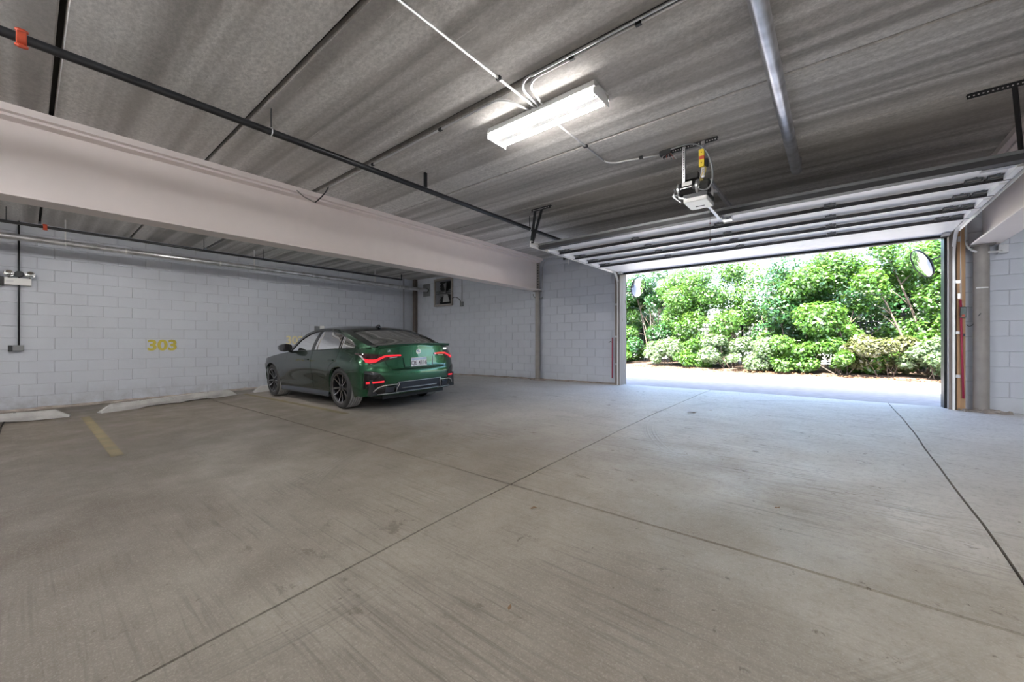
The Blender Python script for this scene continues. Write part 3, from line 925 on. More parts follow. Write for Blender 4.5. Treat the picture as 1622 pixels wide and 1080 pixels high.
# black sprinkler main below the ceiling
SX, SZ = -3.93, H + 1.90
bp = pipe_thing('sprinkler_pipe', [(SX, -7.1, SZ), (SX, 7.55, SZ)], .03, M['blackpipe'], 'long black sprinkler pipe hung under the ceiling, with a red coupling')
def coupling(e, x, y, z, r, mat):
    c = part(MB().tube([(x, y - .022, z), (x, y - .018, z), (x, y + .018, z), (x, y + .022, z)], [r * 1.15, r * 1.36, r * 1.36, r * 1.15], 18), 'grooved_coupling', mat, e, smooth=True, auto=.6)
    for s in (-1, 1):
        subpart(MB().tube([(x, y - .028, z + s * r * 1.6), (x, y - .012, z + s * r * 1.55), (x, y + .012, z + s * r * 1.55), (x, y + .028, z + s * r * 1.6)], [r * .25, r * .5, r * .5, r * .25], 8), 'coupling_bolt', mat, c, e)
coupling(bp, SX, -.02, SZ, .03, M['red'])
for y in (1.39, 5.27, -1.6):
    part(MB().tube([(SX, y, CZ), (SX, y, SZ + .04)], .005, 6), 'hanger_rod', M['dark'], bp)
    part(MB().tube(arc((SX, y, SZ), .036, 0, 2 * PI, (1, 0, 0), (0, 0, 1), 20), .005, 6, caps=False), 'ring', M['steel_b'], bp)
part(MB().box(SX - .01, SX + .01, 3.1, 3.14, SZ + .03, CZ), 'hanger_rod', M['dark'], bp)
# branch towards the door, with a drain drop
part(MB().tube([(SX, 7.55, SZ), (SX, 7.62, SZ), (-4.70, 7.62, SZ)], .024, 14), 'branch', M['blackpipe'], bp, smooth=True, auto=.7)
part(MB().tube([(-4.72, 7.62, CZ), (-4.72, 7.62, SZ - .03)], .018, 12), 'riser', M['blackpipe'], bp, smooth=True)
part(MB().tube([(-4.66, 7.62, SZ - .01), (-4.66, 7.62, SZ - .10)], [.012, .010], 8), 'sprinkler_head', M['steel_b'], bp)
part(MB().tube([(-4.60, 7.62, SZ - .005), (-4.60, 7.62, SZ - .14)], .005, 6), 'sprinkler_head', M['steel_b'], bp)

# big galvanised pipe running towards the door and turning up into the ceiling
gp = pipe_thing('galvanised_pipe', [(-.35, -7.1, H + 1.99), (-.35, 5.60, H + 1.99)], .052, M['gpipe'], 'thick shiny galvanised pipe running under the ceiling towards the door')
part(MB().tube([(-.35, 5.55, H + 1.99), (-.35, 5.55, CZ - .003)], .05, 20), 'elbow', M['gpipe'], gp, smooth=True, auto=.6)
part(MB().tube([(-.35, 2.25, H + 1.99), (-.35, 2.28, H + 1.99)], .054, 20), 'coupling', M['steel_b'], gp, smooth=True, auto=.6)

# silver pipe along the left wall
sp = pipe_thing('silver_pipe', [(-10.2, -7.1, H + 1.71), (-10.2, D - .005, H + 1.71)], .052, M['gpipe'], 'thick silver pipe running along the block wall behind the beam')
part(MB().box(-10.42, -10.08, D - .022, D - .006, H + 1.52, H + 1.92), 'wall_plate', M['greybox'], sp)
part(MB().tube([(-10.2, D - .05, H + 1.71), (-10.2, D - .02, H + 1.71)], .068, 20), 'collar', M['dark'], sp, smooth=True, auto=.6)
for y in (1.15, 2.6, 4.55, 7.1):
    part(MB().tube([(-10.2, y, H + 1.71), (-10.2, y + .03, H + 1.71)], .0545, 20), 'joint_band', M['steel_b'], sp, smooth=True, auto=.6)
for y in (.42, 3.26, 6.3):
    part(MB().box(-10.21, -10.19, y - .008, y + .008, H + 1.76, CZ), 'hanger_strap', M['steel_b'], sp)
    part(MB().tube(arc((-10.2, y, H + 1.71), .058, 0, 2 * PI, (1, 0, 0), (0, 0, 1), 20), .005, 6, caps=False), 'ring', M['steel_b'], sp)
# black sprinkler pipe of the left bay
b2 = pipe_thing('sprinkler_pipe', [(-9.9, -7.1, H + 1.88), (-9.9, 7.0, H + 1.88)], .024, M['blackpipe'], 'black sprinkler pipe running just above the silver pipe by the block wall')
coupling(b2, -9.9, .19, H + 1.88, .024, M['red'])
for y in (2.27, 3.35, 5.9, -.2):
    part(MB().tube([(-9.9, y, CZ), (-9.9, y, H + 1.90)], .005, 6), 'hanger_rod', M['dark'], b2)
part(MB().tube([(-9.9, 6.98, H + 1.86), (-9.9, 6.98, H + 2.03)], .02, 10), 'riser', M['blackpipe'], b2)
part(MB().tube([(-9.9, -.3, H + 1.90), (-9.9, -.3, H + 1.99)], .016, 10), 'riser', M['blackpipe'], b2)

# thin conduits on the ceiling
def conduit(pts, r, label, mat='steel_b', straps=()):
    e = empty('conduit', pts[0]); tag(e, label, 'conduit')
    part(MB().tube(pts, r, 10), 'run', M[mat], e, smooth=True)
    for (x, y, z) in straps:
        part(MB().box(x - .02, x + .02, y - .012, y + .012, z - r - .003, CZ - .001), 'clip', M['dark'], e)
    return e
LZ = CZ - .014
conduit([(-2.065, -7.1, LZ), (-2.065, 2.88, LZ)], .010, 'thin grey conduit crossing the ceiling planks to the left end of the light', straps=[(-2.065, 2.36, LZ), (-2.065, .3, LZ)])
conduit([(-2.06, 3.1, LZ), (-2.06, 4.18, LZ)] + arc((-1.90, 4.18, LZ), .16, PI, PI / 2, (1, 0, 0), (0, 1, 0), 6) + [(-1.47, 4.46, LZ)], .010,
        'thin conduit running from the light fixture across the ceiling to the door opener', straps=[(-2.06, 3.76, LZ), (-1.70, 4.38, LZ)])
conduit([(-5.3, 2.565, LZ), (-2.32, 2.565, LZ)] + arc((-2.32, 2.715, LZ), .15, -PI / 2, 0, (1, 0, 0), (0, 1, 0), 6) + [(-2.12, 2.88, LZ)], .010,
        'conduit lying in the wide ceiling joint left of the light, bending to it', straps=[(-3.0, 2.565, LZ), (-4.2, 2.565, LZ)])
conduit([(5.0, 2.535, LZ), (-1.80, 2.535, LZ)] + arc((-1.80, 2.685, LZ), .15, -PI / 2, -PI, (1, 0, 0), (0, 1, 0), 6) + [(-2.0, 2.88, LZ)], .010,
        'conduit lying in the wide ceiling joint right of the light, nearer the door', straps=[(-1.5, 2.535, LZ), (-1.0, 2.535, LZ)])
conduit([(5.0, 2.50, LZ), (-1.84, 2.50, LZ)] + arc((-1.84, 2.66, LZ), .17, -PI / 2, -PI, (1, 0, 0), (0, 1, 0), 6) + [(-2.035, 2.88, LZ)], .010,
        'conduit lying in the wide ceiling joint right of the light, farther from the door', mat='steel')
# cable dropping from the joint over the beam flange
conduit(bez([(-5.25, 2.55, CZ - .02), (-5.40, 2.60, CZ - .03), (-5.55, 2.60, CZ - .08), (-5.64, 2.55, CZ - .14)], 10), .008, 'short dark cable dropping from the ceiling joint onto the long left beam', mat='dark')
conduit([(-5.64, 2.55, CZ - .14), (-5.64, 2.40, CZ - .10), (-5.615, 2.30, CZ - .05)], .008, 'short bracket wire hooked on the top flange of the long left beam', mat='beamcol')
# conduit along the door wall near the slim column
conduit([(-5.66, 8.13, H + 1.16), (-5.66, 8.13, H + 1.90)] + arc((-5.50, 8.13, H + 1.90), .16, PI, PI / 2, (1, 0, 0), (0, 0, 1), 6) + [(-4.1, 8.13, H + 2.07)], .011, 'pale conduit rising beside the left beam end and turning along the ceiling', mat='steel')
conduit(bez([(-5.66, 8.13, H + 1.16), (-5.66, 8.12, H + 1.08), (-5.86, 8.02, H + 1.10), (-5.90, 8.06, H + 1.24)], 12), .010, 'short grey loop of conduit round the head of the slim column', mat='greybox')

# ------------------------------------------------------------------ ceiling lights
def strip_light(x0, x1, y, label, z=CZ, group=None, spread=.14):
    xc = (x0 + x1) / 2
    e = empty('ceiling_light', (xc, y, z)); tag(e, label, 'light', group)
    hb = .075
    w = spread
    # shallow tray: upright sides, white reflector rising to a centre ridge, two open tubes
    pr = [(-.14, -.058), (-.13, -.004), (.13, -.004), (.14, -.058), (.134, -.058), (.13, -.050), (.04, -.046), (.03, -.092), (-.03, -.092), (-.04, -.046), (-.13, -.050), (-.134, -.058)]
    part(MB().add([(x, y + q, z + h) for x in (x0, x1) for q, h in pr], [(i, (i + 1) % 12, (i + 1) % 12 + 12, i + 12) for i in range(12)]), 'housing', M['white'], e)
    for s in (-1, 1):
        part(MB().tube([(x0 + .03, y + s * .085, z - .082), (x1 - .03, y + s * .085, z - .082)], .022, 14), 'lamp_tube', M['tube_main'], e, smooth=True)
    for x in (x0, x1 - .006):
        part(MB().add([(x, y - w, z - .11), (x, y + w, z - .11), (x, y + w, z - .07), (x, y + .05, z - .01), (x, y - .05, z - .01), (x, y - w, z - .07),
                       (x + .006, y - w, z - .11), (x + .006, y + w, z - .11), (x + .006, y + w, z - .07), (x + .006, y + .05, z - .01), (x + .006, y - .05, z - .01), (x + .006, y - w, z - .07)],
                      [(0, 1, 2, 3, 4, 5), (11, 10, 9, 8, 7, 6)] + [(i, (i + 1) % 6, (i + 1) % 6 + 6, i + 6) for i in range(6)]), 'end_cap', M['white'], e)
    for x in (x0 + .015, x1 - .03):
        for s in (-1, 1):
            part(MB().box(x, x + .012, y + s * .085 - .014, y + s * .085 + .014, z - .112, z - .045), 'lamp_holder', M['white'], e)
    return e
strip_light(-2.64, -1.49, 2.99, 'lit two-tube fluorescent fixture on the ceiling in the middle of the garage')
def batten(xc, y, label, mat='tube'):  # unseen lamps; those behind the viewpoint and at the right are added fill
    """bare-tube batten hung on two short rods"""
    z = CZ - .14
    e = empty('ceiling_light', (xc, y, z)); tag(e, label, 'light')
    part(MB().box(xc - .62, xc + .62, y - .04, y + .04, z, z + .05), 'housing', M['white'], e, bevel=.003)
    for s_ in (-1, 1):
        part(MB().tube([(xc - .59, y + s_ * .045, z - .025), (xc + .59, y + s_ * .045, z - .025)], .018, 12), 'lamp_tube', M[mat], e, smooth=True)
        part(MB().tube([(xc + s_ * .45, y, z + .05), (xc + s_ * .45, y, CZ - .001)], .004, 6), 'hanger_rod', M['steel'], e)
        part(MB().box(xc + s_ * .605 - .012, xc + s_ * .605 + .012, y - .065, y + .065, z - .045, z), 'lamp_holder', M['white'], e)
    return e
for x, y, lab, mt in ((1.2, -2.6, 'added bare-tube fill batten behind the viewpoint, near the galvanised pipe', 'tube'), (3.4, .6, 'added bare-tube fill batten over the right bay beside the viewpoint', 'fill_hi'),
                  (3.4, -3.4, 'added bare-tube fill batten at the back of the right bay', 'fill_hi'), (-3.4, -1.7, 'added bare-tube fill batten behind the viewpoint, close to the long beam', 'fill_mid'), (-8.0, -.7, 'bare-tube batten behind the long beam, over the empty stall', 'tube'),
                  (-8.0, 2.3, 'bare-tube batten behind the long beam, between the empty stall and the car', 'tube'), (-8.0, -3.8, 'added bare-tube fill batten at the back of the left bay', 'tube')):
    batten(x, y, lab, mt)

# ------------------------------------------------------------------ things on the left wall
XW = XL + .006
em = empty('emergency_light', (XW, -.1, H + 1.05)); tag(em, 'white emergency light with two round lamp heads on the far left wall', 'emergency light')
part(MB().box(XW, XW + .09, -.24, .055, H + 1.00, H + 1.12), 'body', M['white'], em, bevel=.008)
part(MB().box(XW + .088, XW + .094, -.22, -.14, H + 1.04, H + 1.075), 'test_panel', M['lightbox'], em)
part(MB().box(XW, XW + .08, -.46, -.245, H + .98, H + 1.13), 'side_box', M['dark'], em, bevel=.006)
for y in (-.19, .04):
    hd = MB().lathe([(0, -.05), (.03, -.048), (.055, -.02), (.06, .02), (.052, .022), (.03, .0), (0, -.005)], 24, Matrix.Translation((XW + .07, y, H + 1.19)) @ Matrix.Rotation(PI / 2, 4, 'Y'))
    hd = part(hd, 'lamp_head', M['chrome'], em, smooth=True)
    subpart(MB().tube([(XW + .045, y, H + 1.12), (XW + .045, y, H + 1.16)], .012, 8), 'swivel', M['dark'], hd, em)
for y in (-.34, -.08):
    part(MB().lathe([(0, -.04), (.045, -.035), (.055, .01), (.05, .012), (0, .0)], 24, Matrix.Translation((XW + .05, y, H + 1.19)) @ Matrix.Rotation(PI / 2, 4, 'Y')), 'lamp_head', M['dark'], em, smooth=True)
wc = empty('wall_conduit', (XW, -.085, 0)); tag(wc, 'dark vertical conduit on the left wall ending in a switch box', 'conduit')
part(MB().tube([(XW + .03, -.085, CZ), (XW + .03, -.085, H - .03)], .013, 10), 'run', M['dark'], wc, smooth=True)
part(MB().box(XW, XW + .06, -.15, -.03, H - .13, H - .03), 'switch_box', M['greybox'], wc, bevel=.006)
part(MB().box(XW, XW + .05, -.20, -.155, H - .135, H - .03), 'side_box', M['dark'], wc, bevel=.004)
ob = empty('outlet_box', (XW, 5.0, H + .4)); tag(ob, 'small dark and white outlet box on the wall above the windscreen of the car', 'outlet')
part(MB().box(XW, XW + .11, 4.92, 5.01, H + .29, H + .47), 'box', M['greybox'], ob, bevel=.004)
part(MB().box(XW, XW + .13, 5.01, 5.13, H + .27, H + .48), 'cover', M['white'], ob, bevel=.008)
part(MB().box(XW + .131, XW + .136, 5.04, 5.11, H + .31, H + .40), 'flap', M['lightbox'], ob, bevel=.004)
# stencilled stall numbers
def wallnum(s, yc, zc, size, sx, mat, label, bold):
    Mx = Matrix.Translation((XL + .0095, yc, H + zc)) @ Matrix.Rotation(PI / 2, 4, 'Z') @ Matrix.Rotation(PI / 2, 4, 'X')
    o = text_mesh('stall_number', s, size, mat, Mx, sx=sx, bold=bold)
    tag(o, label, 'number')
    return o
wallnum('303', 1.80, -.045, .30, 1.08, M['num1'], 'yellow stencilled stall number 303 on the left block wall', .010)
wallnum('302', 4.42, .075, .30, 1.0, M['num2'], 'pale yellow stencilled stall number 302 beside the car bonnet', .005)

# ------------------------------------------------------------------ wheel stops and stripes
def wheel_stop(a, b, label):
    a = Vector(a); b = Vector(b); L = (b - a).length
    ang = math.atan2(b.y - a.y, b.x - a.x)
    g = (fz(a.x, a.y) + fz(b.x, b.y)) / 2
    e = empty('wheel_stop', (a.x, a.y, fz(a.x, a.y) + .002), 0)
    tilt = math.atan2(fz(b.x, b.y) - fz(a.x, a.y), L)
    e.rotation_euler = (0, -tilt, ang)
    tag(e, label, 'wheel stop')
    # local x along the stop, local +y towards the wall (left of travel a->b)
    prof = [(0, 0), (.15, 0), (.135, .07), (.11, .125), (.04, .125), (.012, .06)]
    st = MB(); n = 14
    rows = []
    feet = [(0.0, .62), (L - .62 - .0, L)]
    for i in range(n + 1):
        x = L * i / n
        end = min(x, L - x)
        k = min(1, .15 + end / .16)
        lift = .02 if (.62 < x < L * .5 - .1 or L * .5 + .1 < x < L - .62) else 0
        r = []
        for (y, z) in prof:
            zz = z * k if z > .03 else z + lift
            r.append((x, y + (.01 if lift and z < .03 else 0), zz))
        r.append(r[0]); rows.append(r)
    st.grid(rows)
    st.add([rows[0][i] for i in range(6)], [tuple(range(6))]); st.add([rows[-1][i] for i in range(6)], [tuple(reversed(range(6)))])
    st.build('block', M['stop'], e)
    for x in (L * .25, L * .75):
        MB().lathe([(0, .127), (.014, .127), (.014, .12), (0, .12)], 10, Matrix.Translation((x, .075, .002))).build('anchor_pin', M['dark'], e)
    return e
# travel from far to near so that local +y faces the wall side (-X)
wheel_stop((-9.22, .77, 0), (-9.86, 2.85, 0), 'long concrete wheel stop on the floor below stall number 303')
wheel_stop((-9.55, -1.75, 0), (-9.22, .42, 0), 'concrete wheel stop at the left edge of the picture')
wheel_stop((-9.92, 3.17, 0), (-9.98, 5.2, 0), 'concrete wheel stop mostly hidden in front of the parked car')
def stripe(x0, x1, y, w, label):
    mb = MB(); n = int(abs(x1 - x0) / .2)
    rows = [[(x0 + (x1 - x0) * i / n, y - w / 2, fz(x0 + (x1 - x0) * i / n, y - w / 2) + .0055) for i in range(n + 1)],
            [(x0 + (x1 - x0) * i / n, y + w / 2, fz(x0 + (x1 - x0) * i / n, y + w / 2) + .0055) for i in range(n + 1)]]
    mb.grid(rows)
    e = mb.build('parking_stripe', M['stripe']); tag(e, label, 'line marking')
stripe(-9.0, -5.55, .575, .095, 'faded yellow stall line on the floor left of the empty stall')
stripe(-9.85, -5.55, 2.965, .085, 'faded yellow stall line on the floor beside the parked car')
# litter
def litter(x, y, s, label, name='dry_leaf'):
    mb = MB(); a = random.uniform(0, 6); z = fz(x, y) + .004
    c, q = math.cos(a), math.sin(a)
    pts = [(-1, 0, .0), (-.3, .42, .25), (.5, .3, .1), (1, 0, .35), (.4, -.35, .05), (-.4, -.4, .3)]
    P = [(x + s * (u * c - v * q), y + s * (u * q + v * c), z + s * w * .6) for u, v, w in pts] + [(x, y, z + s * .12)]
    mb.add(P, [(i, (i + 1) % 6, 6) for i in range(6)])
    tag(mb.build(name, M['dry']), label, 'leaf')
litter(-1.49, 5.62, .07, 'larger dark dry leaf lying on the floor in front of the opening')
litter(-1.33, 5.95, .035, 'smaller dark dry leaf lying just behind the larger one, nearer the opening')
litter(-1.05, 1.27, .018, 'tiny dark leaf near the bottom middle of the floor')
litter(-.28, 2.93, .022, 'tiny brown leaf on the pale floor beyond the long joint')
litter(-1.50, 2.05, .03, 'curled brown leaf just in front of the crossing of the floor joints')

# ------------------------------------------------------------------ vent opening with fan
vf = empty('wall_fan', ((VX0 + VX1) / 2, D, VZ0)); tag(vf, 'square exhaust fan opening high in the wall behind the car', 'fan')
fr = MB(); f = .06
for b in ((VX0 - f, VX1 + f, VZ1, VZ1 + f), (VX0 - f, VX1 + f, VZ0 - f, VZ0), (VX0 - f, VX0, VZ0, VZ1), (VX1, VX1 + f, VZ0, VZ1)):
    fr.box(b[0], b[1], D - .05, D + .02, b[2], b[3])
part(fr, 'frame', M['beamcol'], vf, bevel=.004)
vxc, vzc = (VX0 + VX1) / 2, (VZ0 + VZ1) / 2
part(MB().box(VX0, VX1, D + .19, D + .2, VZ0, VZ1), 'backing', M['dark'], vf)
lou = MB()
for i in range(8):
    z = VZ0 + .05 + i * .09
    lou.add([(VX0, D + .15, z), (VX1, D + .15, z), (VX1, D + .185, z + .08), (VX0, D + .185, z + .08)], [(0, 1, 2, 3)])
part(lou, 'louvre', M['dark'], vf)
part(MB().tube([(vxc, D + .02, vzc), (vxc, D + .11, vzc)], .06, 18), 'hub', M['greybox'], vf, smooth=True, auto=.6)
for k in range(4):
    a = PI / 2 * k + .1
    ca, sa = math.cos(a), math.sin(a)
    rows = []
    for i in range(5):
        r = .06 + .24 * i / 4; w = .05 + .07 * i / 4
        rows.append([(vxc + ca * r - sa * w * u, D + .07 + .035 * u, vzc + sa * r + ca * w * u) for u in (-1, -.3, .4, 1)])
    part(MB().grid(rows), 'blade', M['greybox'], vf, smooth=True)
for z in (vzc - .03, vzc + .03):
    part(MB().box(VX0, VX1, D + .0, D + .012, z - .008, z + .008), 'support_bar', M['dark'], vf)
fc = empty('fan_conduit', (-8.588, 8.17, H + 1.2)); tag(fc, 'thin conduit dropping to a small box beside the wall fan', 'conduit')
part(MB().tube([(-8.588, 8.17, CZ), (-8.588, 8.17, H + 1.22)], .009, 8), 'run', M['greybox'], fc)
part(MB().box(-8.65, -8.53, 8.14, 8.188, H + 1.10, H + 1.24), 'box', M['greybox'], fc, bevel=.005)
part(MB().tube(bez([(-9.0, 8.16, H + 1.37), (-8.85, 8.13, H + 1.42), (-8.68, 8.13, H + 1.38), (-8.62, 8.16, H + 1.22)], 12), .010, 8), 'flexible_conduit', M['dark'], fc, smooth=True)

# ------------------------------------------------------------------ right side of the door
st = empty('wall_stud', (1.36, 8.13, 0)); tag(st, 'orange-brown pine stud standing right of the door track', 'stud')
g = fz(1.36, 8.1)
part(MB().box(1.292, 1.372, 8.11, 8.185, g, H + 1.74), 'stud', M['wood'], st, bevel=.003)
st2 = MB().box(OX1 + .05, OX1 + .09, 8.14, 8.188, g, H + 1.9).build('side_board', M['woodgrey']); tag(st2, 'weathered grey board between the door jamb and the pine stud', 'board')
sl = MB().box(OX0 - .13, OX0 - .045, 8.14, 8.188, g, H + 1.6).build('side_board', M['woodgrey']); tag(sl, 'weathered grey board at the left side of the door opening', 'board')
ds = empty('door_sensor', (1.345, 8.09, H + .42)); tag(ds, 'dark green sensor box on the pine stud right of the door', 'sensor')
part(MB().box(1.315, 1.372, 8.06, 8.109, H + .35, H + .50), 'case', M['greenbox'], ds, bevel=.005)
part(MB().box(1.33, 1.358, 8.055, 8.06, H + .365, H + .395), 'lens', M['red'], ds, bevel=.002)
for i in range(2):
    part(MB().tube([(1.33 + .015 * i, 8.10, H + .50), (1.322 + .012 * i, 8.105, H + .60), (1.325, 8.106, H + 1.3), (1.33, 8.106, H + 1.7)], .003, 5), 'wire', M['lightbox'], ds)
rr = MB().tube([(1.322, 8.085, H + .60), (1.346, 8.075, H - .75)], .012, 10).build('guard_rod', M['redrod'], smooth=True); tag(rr, 'long raspberry red rod leaning on the pine stud right of the door', 'rod')
rl = MB().tube([(-3.80, 8.14, H + .13), (-3.80, 8.13, H - .76)], .013, 10).build('guard_rod', M['redrod'], smooth=True); tag(rl, 'long raspberry red rod standing left of the door track', 'rod')
tag(MB().tube([(-3.90, 8.17, H + .02), (-3.84, 8.13, H + .05), (-3.80, 8.10, H + .03)], .006, 6).build('wire_hook', M['dark']), 'small dark wire hook on the wall near the left red rod', 'hook')
tag(MB().tube(bez([(1.39, 8.16, H + .26), (1.41, 8.10, H + .20), (1.45, 8.08, H + .26), (1.46, 8.06, H + .34)], 10) + [Vector((1.49, 8.01, H + .40))], .004, 6).build('wire_hook', M['dark']), 'thin black wire loop sticking out beside the thick right column', 'hook')
for (z) in (.10,):
    tag(MB().box(1.335, 1.365, 8.095, 8.11, H + z, H + z + .035).build('bracket', M['dark'], bevel=.002), 'small dark bracket on the pine stud below the sensor box', 'bracket')
for z, lab in ((.62, 'small galvanised outlet plate on the pine stud just above the sensor box'), (1.40, 'small galvanised plate near the top of the pine stud')):
    tag(MB().box(1.297, 1.325, 8.098, 8.11, H + z, H + z + .07).build('metal_plate', M['steel'], bevel=.002), lab, 'plate')
conduit([(1.375, 8.10, H + 1.95), (1.375, 8.10, H + 1.40)] + bez([(1.375, 8.10, H + 1.40), (1.38, 8.09, H + 1.22), (1.48, 8.0, H + 1.20), (1.60, 8.06, H + 1.21), (1.69, 8.11, H + 1.215)], 14), .014,
        'bent pale conduit dropping beside the door track under the right beam', mat='steel_b')
tag(MB().box(1.66, 1.75, 8.10, 8.187, H + 1.19, H + 1.30).build('conduit_box', M['plaster'], bevel=.004), 'small painted box on the wall under the right beam', 'box')

# convex mirrors outside the opening
def cmirror(c, n, r, arm, label):
    c = Vector(c); n = Vector(n).normalized()
    R = n.to_track_quat('Z', 'Y').to_matrix().to_4x4()
    e = empty('convex_mirror', c); tag(e, label, 'mirror')
    T = Matrix.Translation(c) @ R
    part(MB().lathe([(0, .045), (r * .35, .040), (r * .7, .024), (r * .93, .004), (r * .97, 0)], 40, T), 'mirror_face', M['mirror'], e, smooth=True)
    part(MB().lathe([(r * .95, .004), (r, .008), (r * 1.02, -.006), (r, -.018), (r * .9, -.03), (0, -.05)], 40, T), 'rim', M['rubber'], e, smooth=True)
    part(MB().tube([c - n * .045, Vector(arm)], .012, 8), 'arm', M['rubber'], e)
cmirror((-3.50, 8.86, H + 1.29), (.93, -.30, -.30), .235, (-3.66, 8.42, H + 1.25), 'round convex mirror outside the left jamb of the door')
cmirror((1.05, 8.95, H + 1.26), (-.90, -.25, -.42), .235, (1.26, 8.42, H + 1.30), 'round convex mirror with black rim outside the right jamb')

#CARBEGIN

# ------------------------------------------------------------------ parked car
# local frame: x forward, y to the car's left, z up from the road; rear axle at x = 0
def lerp_tab(tab, x):
    if x <= tab[0][0]: return tab[0][1]
    for (a, va), (b, vb) in zip(tab, tab[1:]):
        if x <= b:
            t = (x - a) / (b - a)
            return va + (vb - va) * t
    return tab[-1][1]
def smooth_tab(tab, x):
    """monotone-ish cubic through the table"""
    n = len(tab)
    if x <= tab[0][0]: return tab[0][1]
    if x >= tab[-1][0]: return tab[-1][1]
    for i in range(n - 1):
        if x <= tab[i + 1][0]:
            x0, y0 = tab[i]; x1, y1 = tab[i + 1]
            h = x1 - x0; t = (x - x0) / h
            def slope(k):
                if k == 0: return (tab[1][1] - tab[0][1]) / (tab[1][0] - tab[0][0])
                if k == n - 1: return (tab[-1][1] - tab[-2][1]) / (tab[-1][0] - tab[-2][0])
                a = (tab[k][1] - tab[k - 1][1]) / (tab[k][0] - tab[k - 1][0]); b = (tab[k + 1][1] - tab[k][1]) / (tab[k + 1][0] - tab[k][0])
                return 0 if a * b <= 0 else 2 * a * b / (a + b)
            m0, m1 = slope(i) * h, slope(i + 1) * h
            return (2 * t ** 3 - 3 * t * t + 1) * y0 + (t ** 3 - 2 * t * t + t) * m0 + (-2 * t ** 3 + 3 * t * t) * y1 + (t ** 3 - t * t) * m1
AX = (0.0, 2.856); RW = .338; RA = .375
T_W = [(.15, .835), (.25, .875), (.35, .892), (.50, .905), (.62, .918), (.72, .922), (.80, .914), (.87, .895), (.95, .872), (1.02, .845), (1.10, .80)]
T_XR = [(.15, -.88), (.24, -.98), (.32, -1.035), (.42, -1.065), (.55, -1.08), (.62, -1.075), (.66, -1.055), (.74, -1.035), (.84, -1.03), (.95, -1.02), (1.02, -1.015), (1.10, -1.02)]
T_XF = [(.15, 3.60), (.25, 3.66), (.40, 3.70), (.55, 3.70), (.65, 3.68), (.72, 3.60), (.80, 3.52), (1.0, 3.4)]
T_BELT = [(-1.10, 1.055), (-.75, 1.050), (-.4, 1.030), (0, 1.005), (.5, .985), (1.2, .965), (1.9, .955), (2.3, .925), (2.8, .865), (3.2, .80), (3.55, .72), (3.72, .66)]
T_CEN = [(-1.02, 1.075), (-.90, 1.085), (-.72, 1.085), (-.4, 1.195), (0, 1.315), (.3, 1.385), (.7, 1.432), (1.1, 1.448), (1.45, 1.425), (1.75, 1.33), (2.05, 1.16), (2.32, .985), (2.6, .95), (3.0, .90), (3.35, .83), (3.6, .74), (3.72, .66)]
T_RAIL = [(-.80, 1.062), (-.55, 1.10), (-.3, 1.165), (0, 1.255), (.35, 1.335), (.75, 1.382), (1.15, 1.392), (1.5, 1.355), (1.8, 1.235), (2.05, 1.08), (2.2, .965)]
T_DLO = [(-.28, 1.075), (-.2, 1.125), (0, 1.195), (.35, 1.285), (.75, 1.335), (1.15, 1.345), (1.45, 1.305), (1.7, 1.20), (1.95, 1.045), (2.08, .972)]
def width(x, z):
    w = smooth_tab(T_W, z)
    for a in AX:
        d = abs(x - a)
        if d < .75 and z < .98: w += .014 * (math.cos(d / .75 * PI) + 1) / 2 * max(0, 1 - abs(z - .6) / .4)
    if .5 < x < 2.4:
        w -= .020 * math.sin((x - .5) / 1.9 * PI) * max(0, 1 - abs(z - .42) / .25)
    # rear haunch narrows at the shoulder, front narrows at the nose
    if z > .8 and x < .6: w -= .05 * min(1, (.6 - x) / 1.4) * min(1, (z - .8) / .2)
    return w
XCR, XCF = -.42, 3.02
NR, NF = 3.3, 2.7
def plan(u, z):
    """u: 0..1 front corner (0 = nose centre), 1..2 side, 2..3 rear corner (3 = tail centre)"""
    if u < 1:
        xe = smooth_tab(T_XF, z); th = u * PI / 2; w = width(XCF, z)
        return XCF + (xe - XCF) * max(0, math.cos(th)) ** (2 / NF), w * max(0, math.sin(th)) ** (2 / NF)
    if u <= 2:
        x = XCF + (XCR - XCF) * (u - 1)
        return x, width(x, z)
    xe = smooth_tab(T_XR, z); th = (u - 2) * PI / 2; w = width(XCR, z)
    return XCR + (xe - XCR) * max(0, math.sin(th)) ** (2 / NR), w * max(0, math.cos(th)) ** (2 / NR)
def side_u(x): return 1 + (XCF - x) / (XCF - XCR)
def arch_z(x, r=RA):
    for a in AX:
        d = abs(x - a)
        if d < r: return RW + math.sqrt(r * r - d * d)
    return None
def zb(u):
    x, y = plan(u, .4)
    if 1 <= u <= 2:
        z = arch_z(x)
        if z: return z
        return .21
    if u > 2: return .235
    return .20
def belt(u):
    x, y = plan(u, .95)
    return smooth_tab(T_BELT, x)

CAR = empty('car', (0, 0, 0))
def cbuild(mb, name, mat, parent=None, both=False, **k):
    if both:
        n = len(mb.v)
        mb.v = mb.v + [(p[0], -p[1], p[2]) for p in mb.v]
        mb.f = mb.f + [tuple(i + n for i in reversed(f)) for f in mb.f]
        mb.m = mb.m + mb.m
    return mb.build(name, mat, parent or CAR, **k)
def mirror_pts(v): return [(p[0], -p[1], p[2]) for p in v]

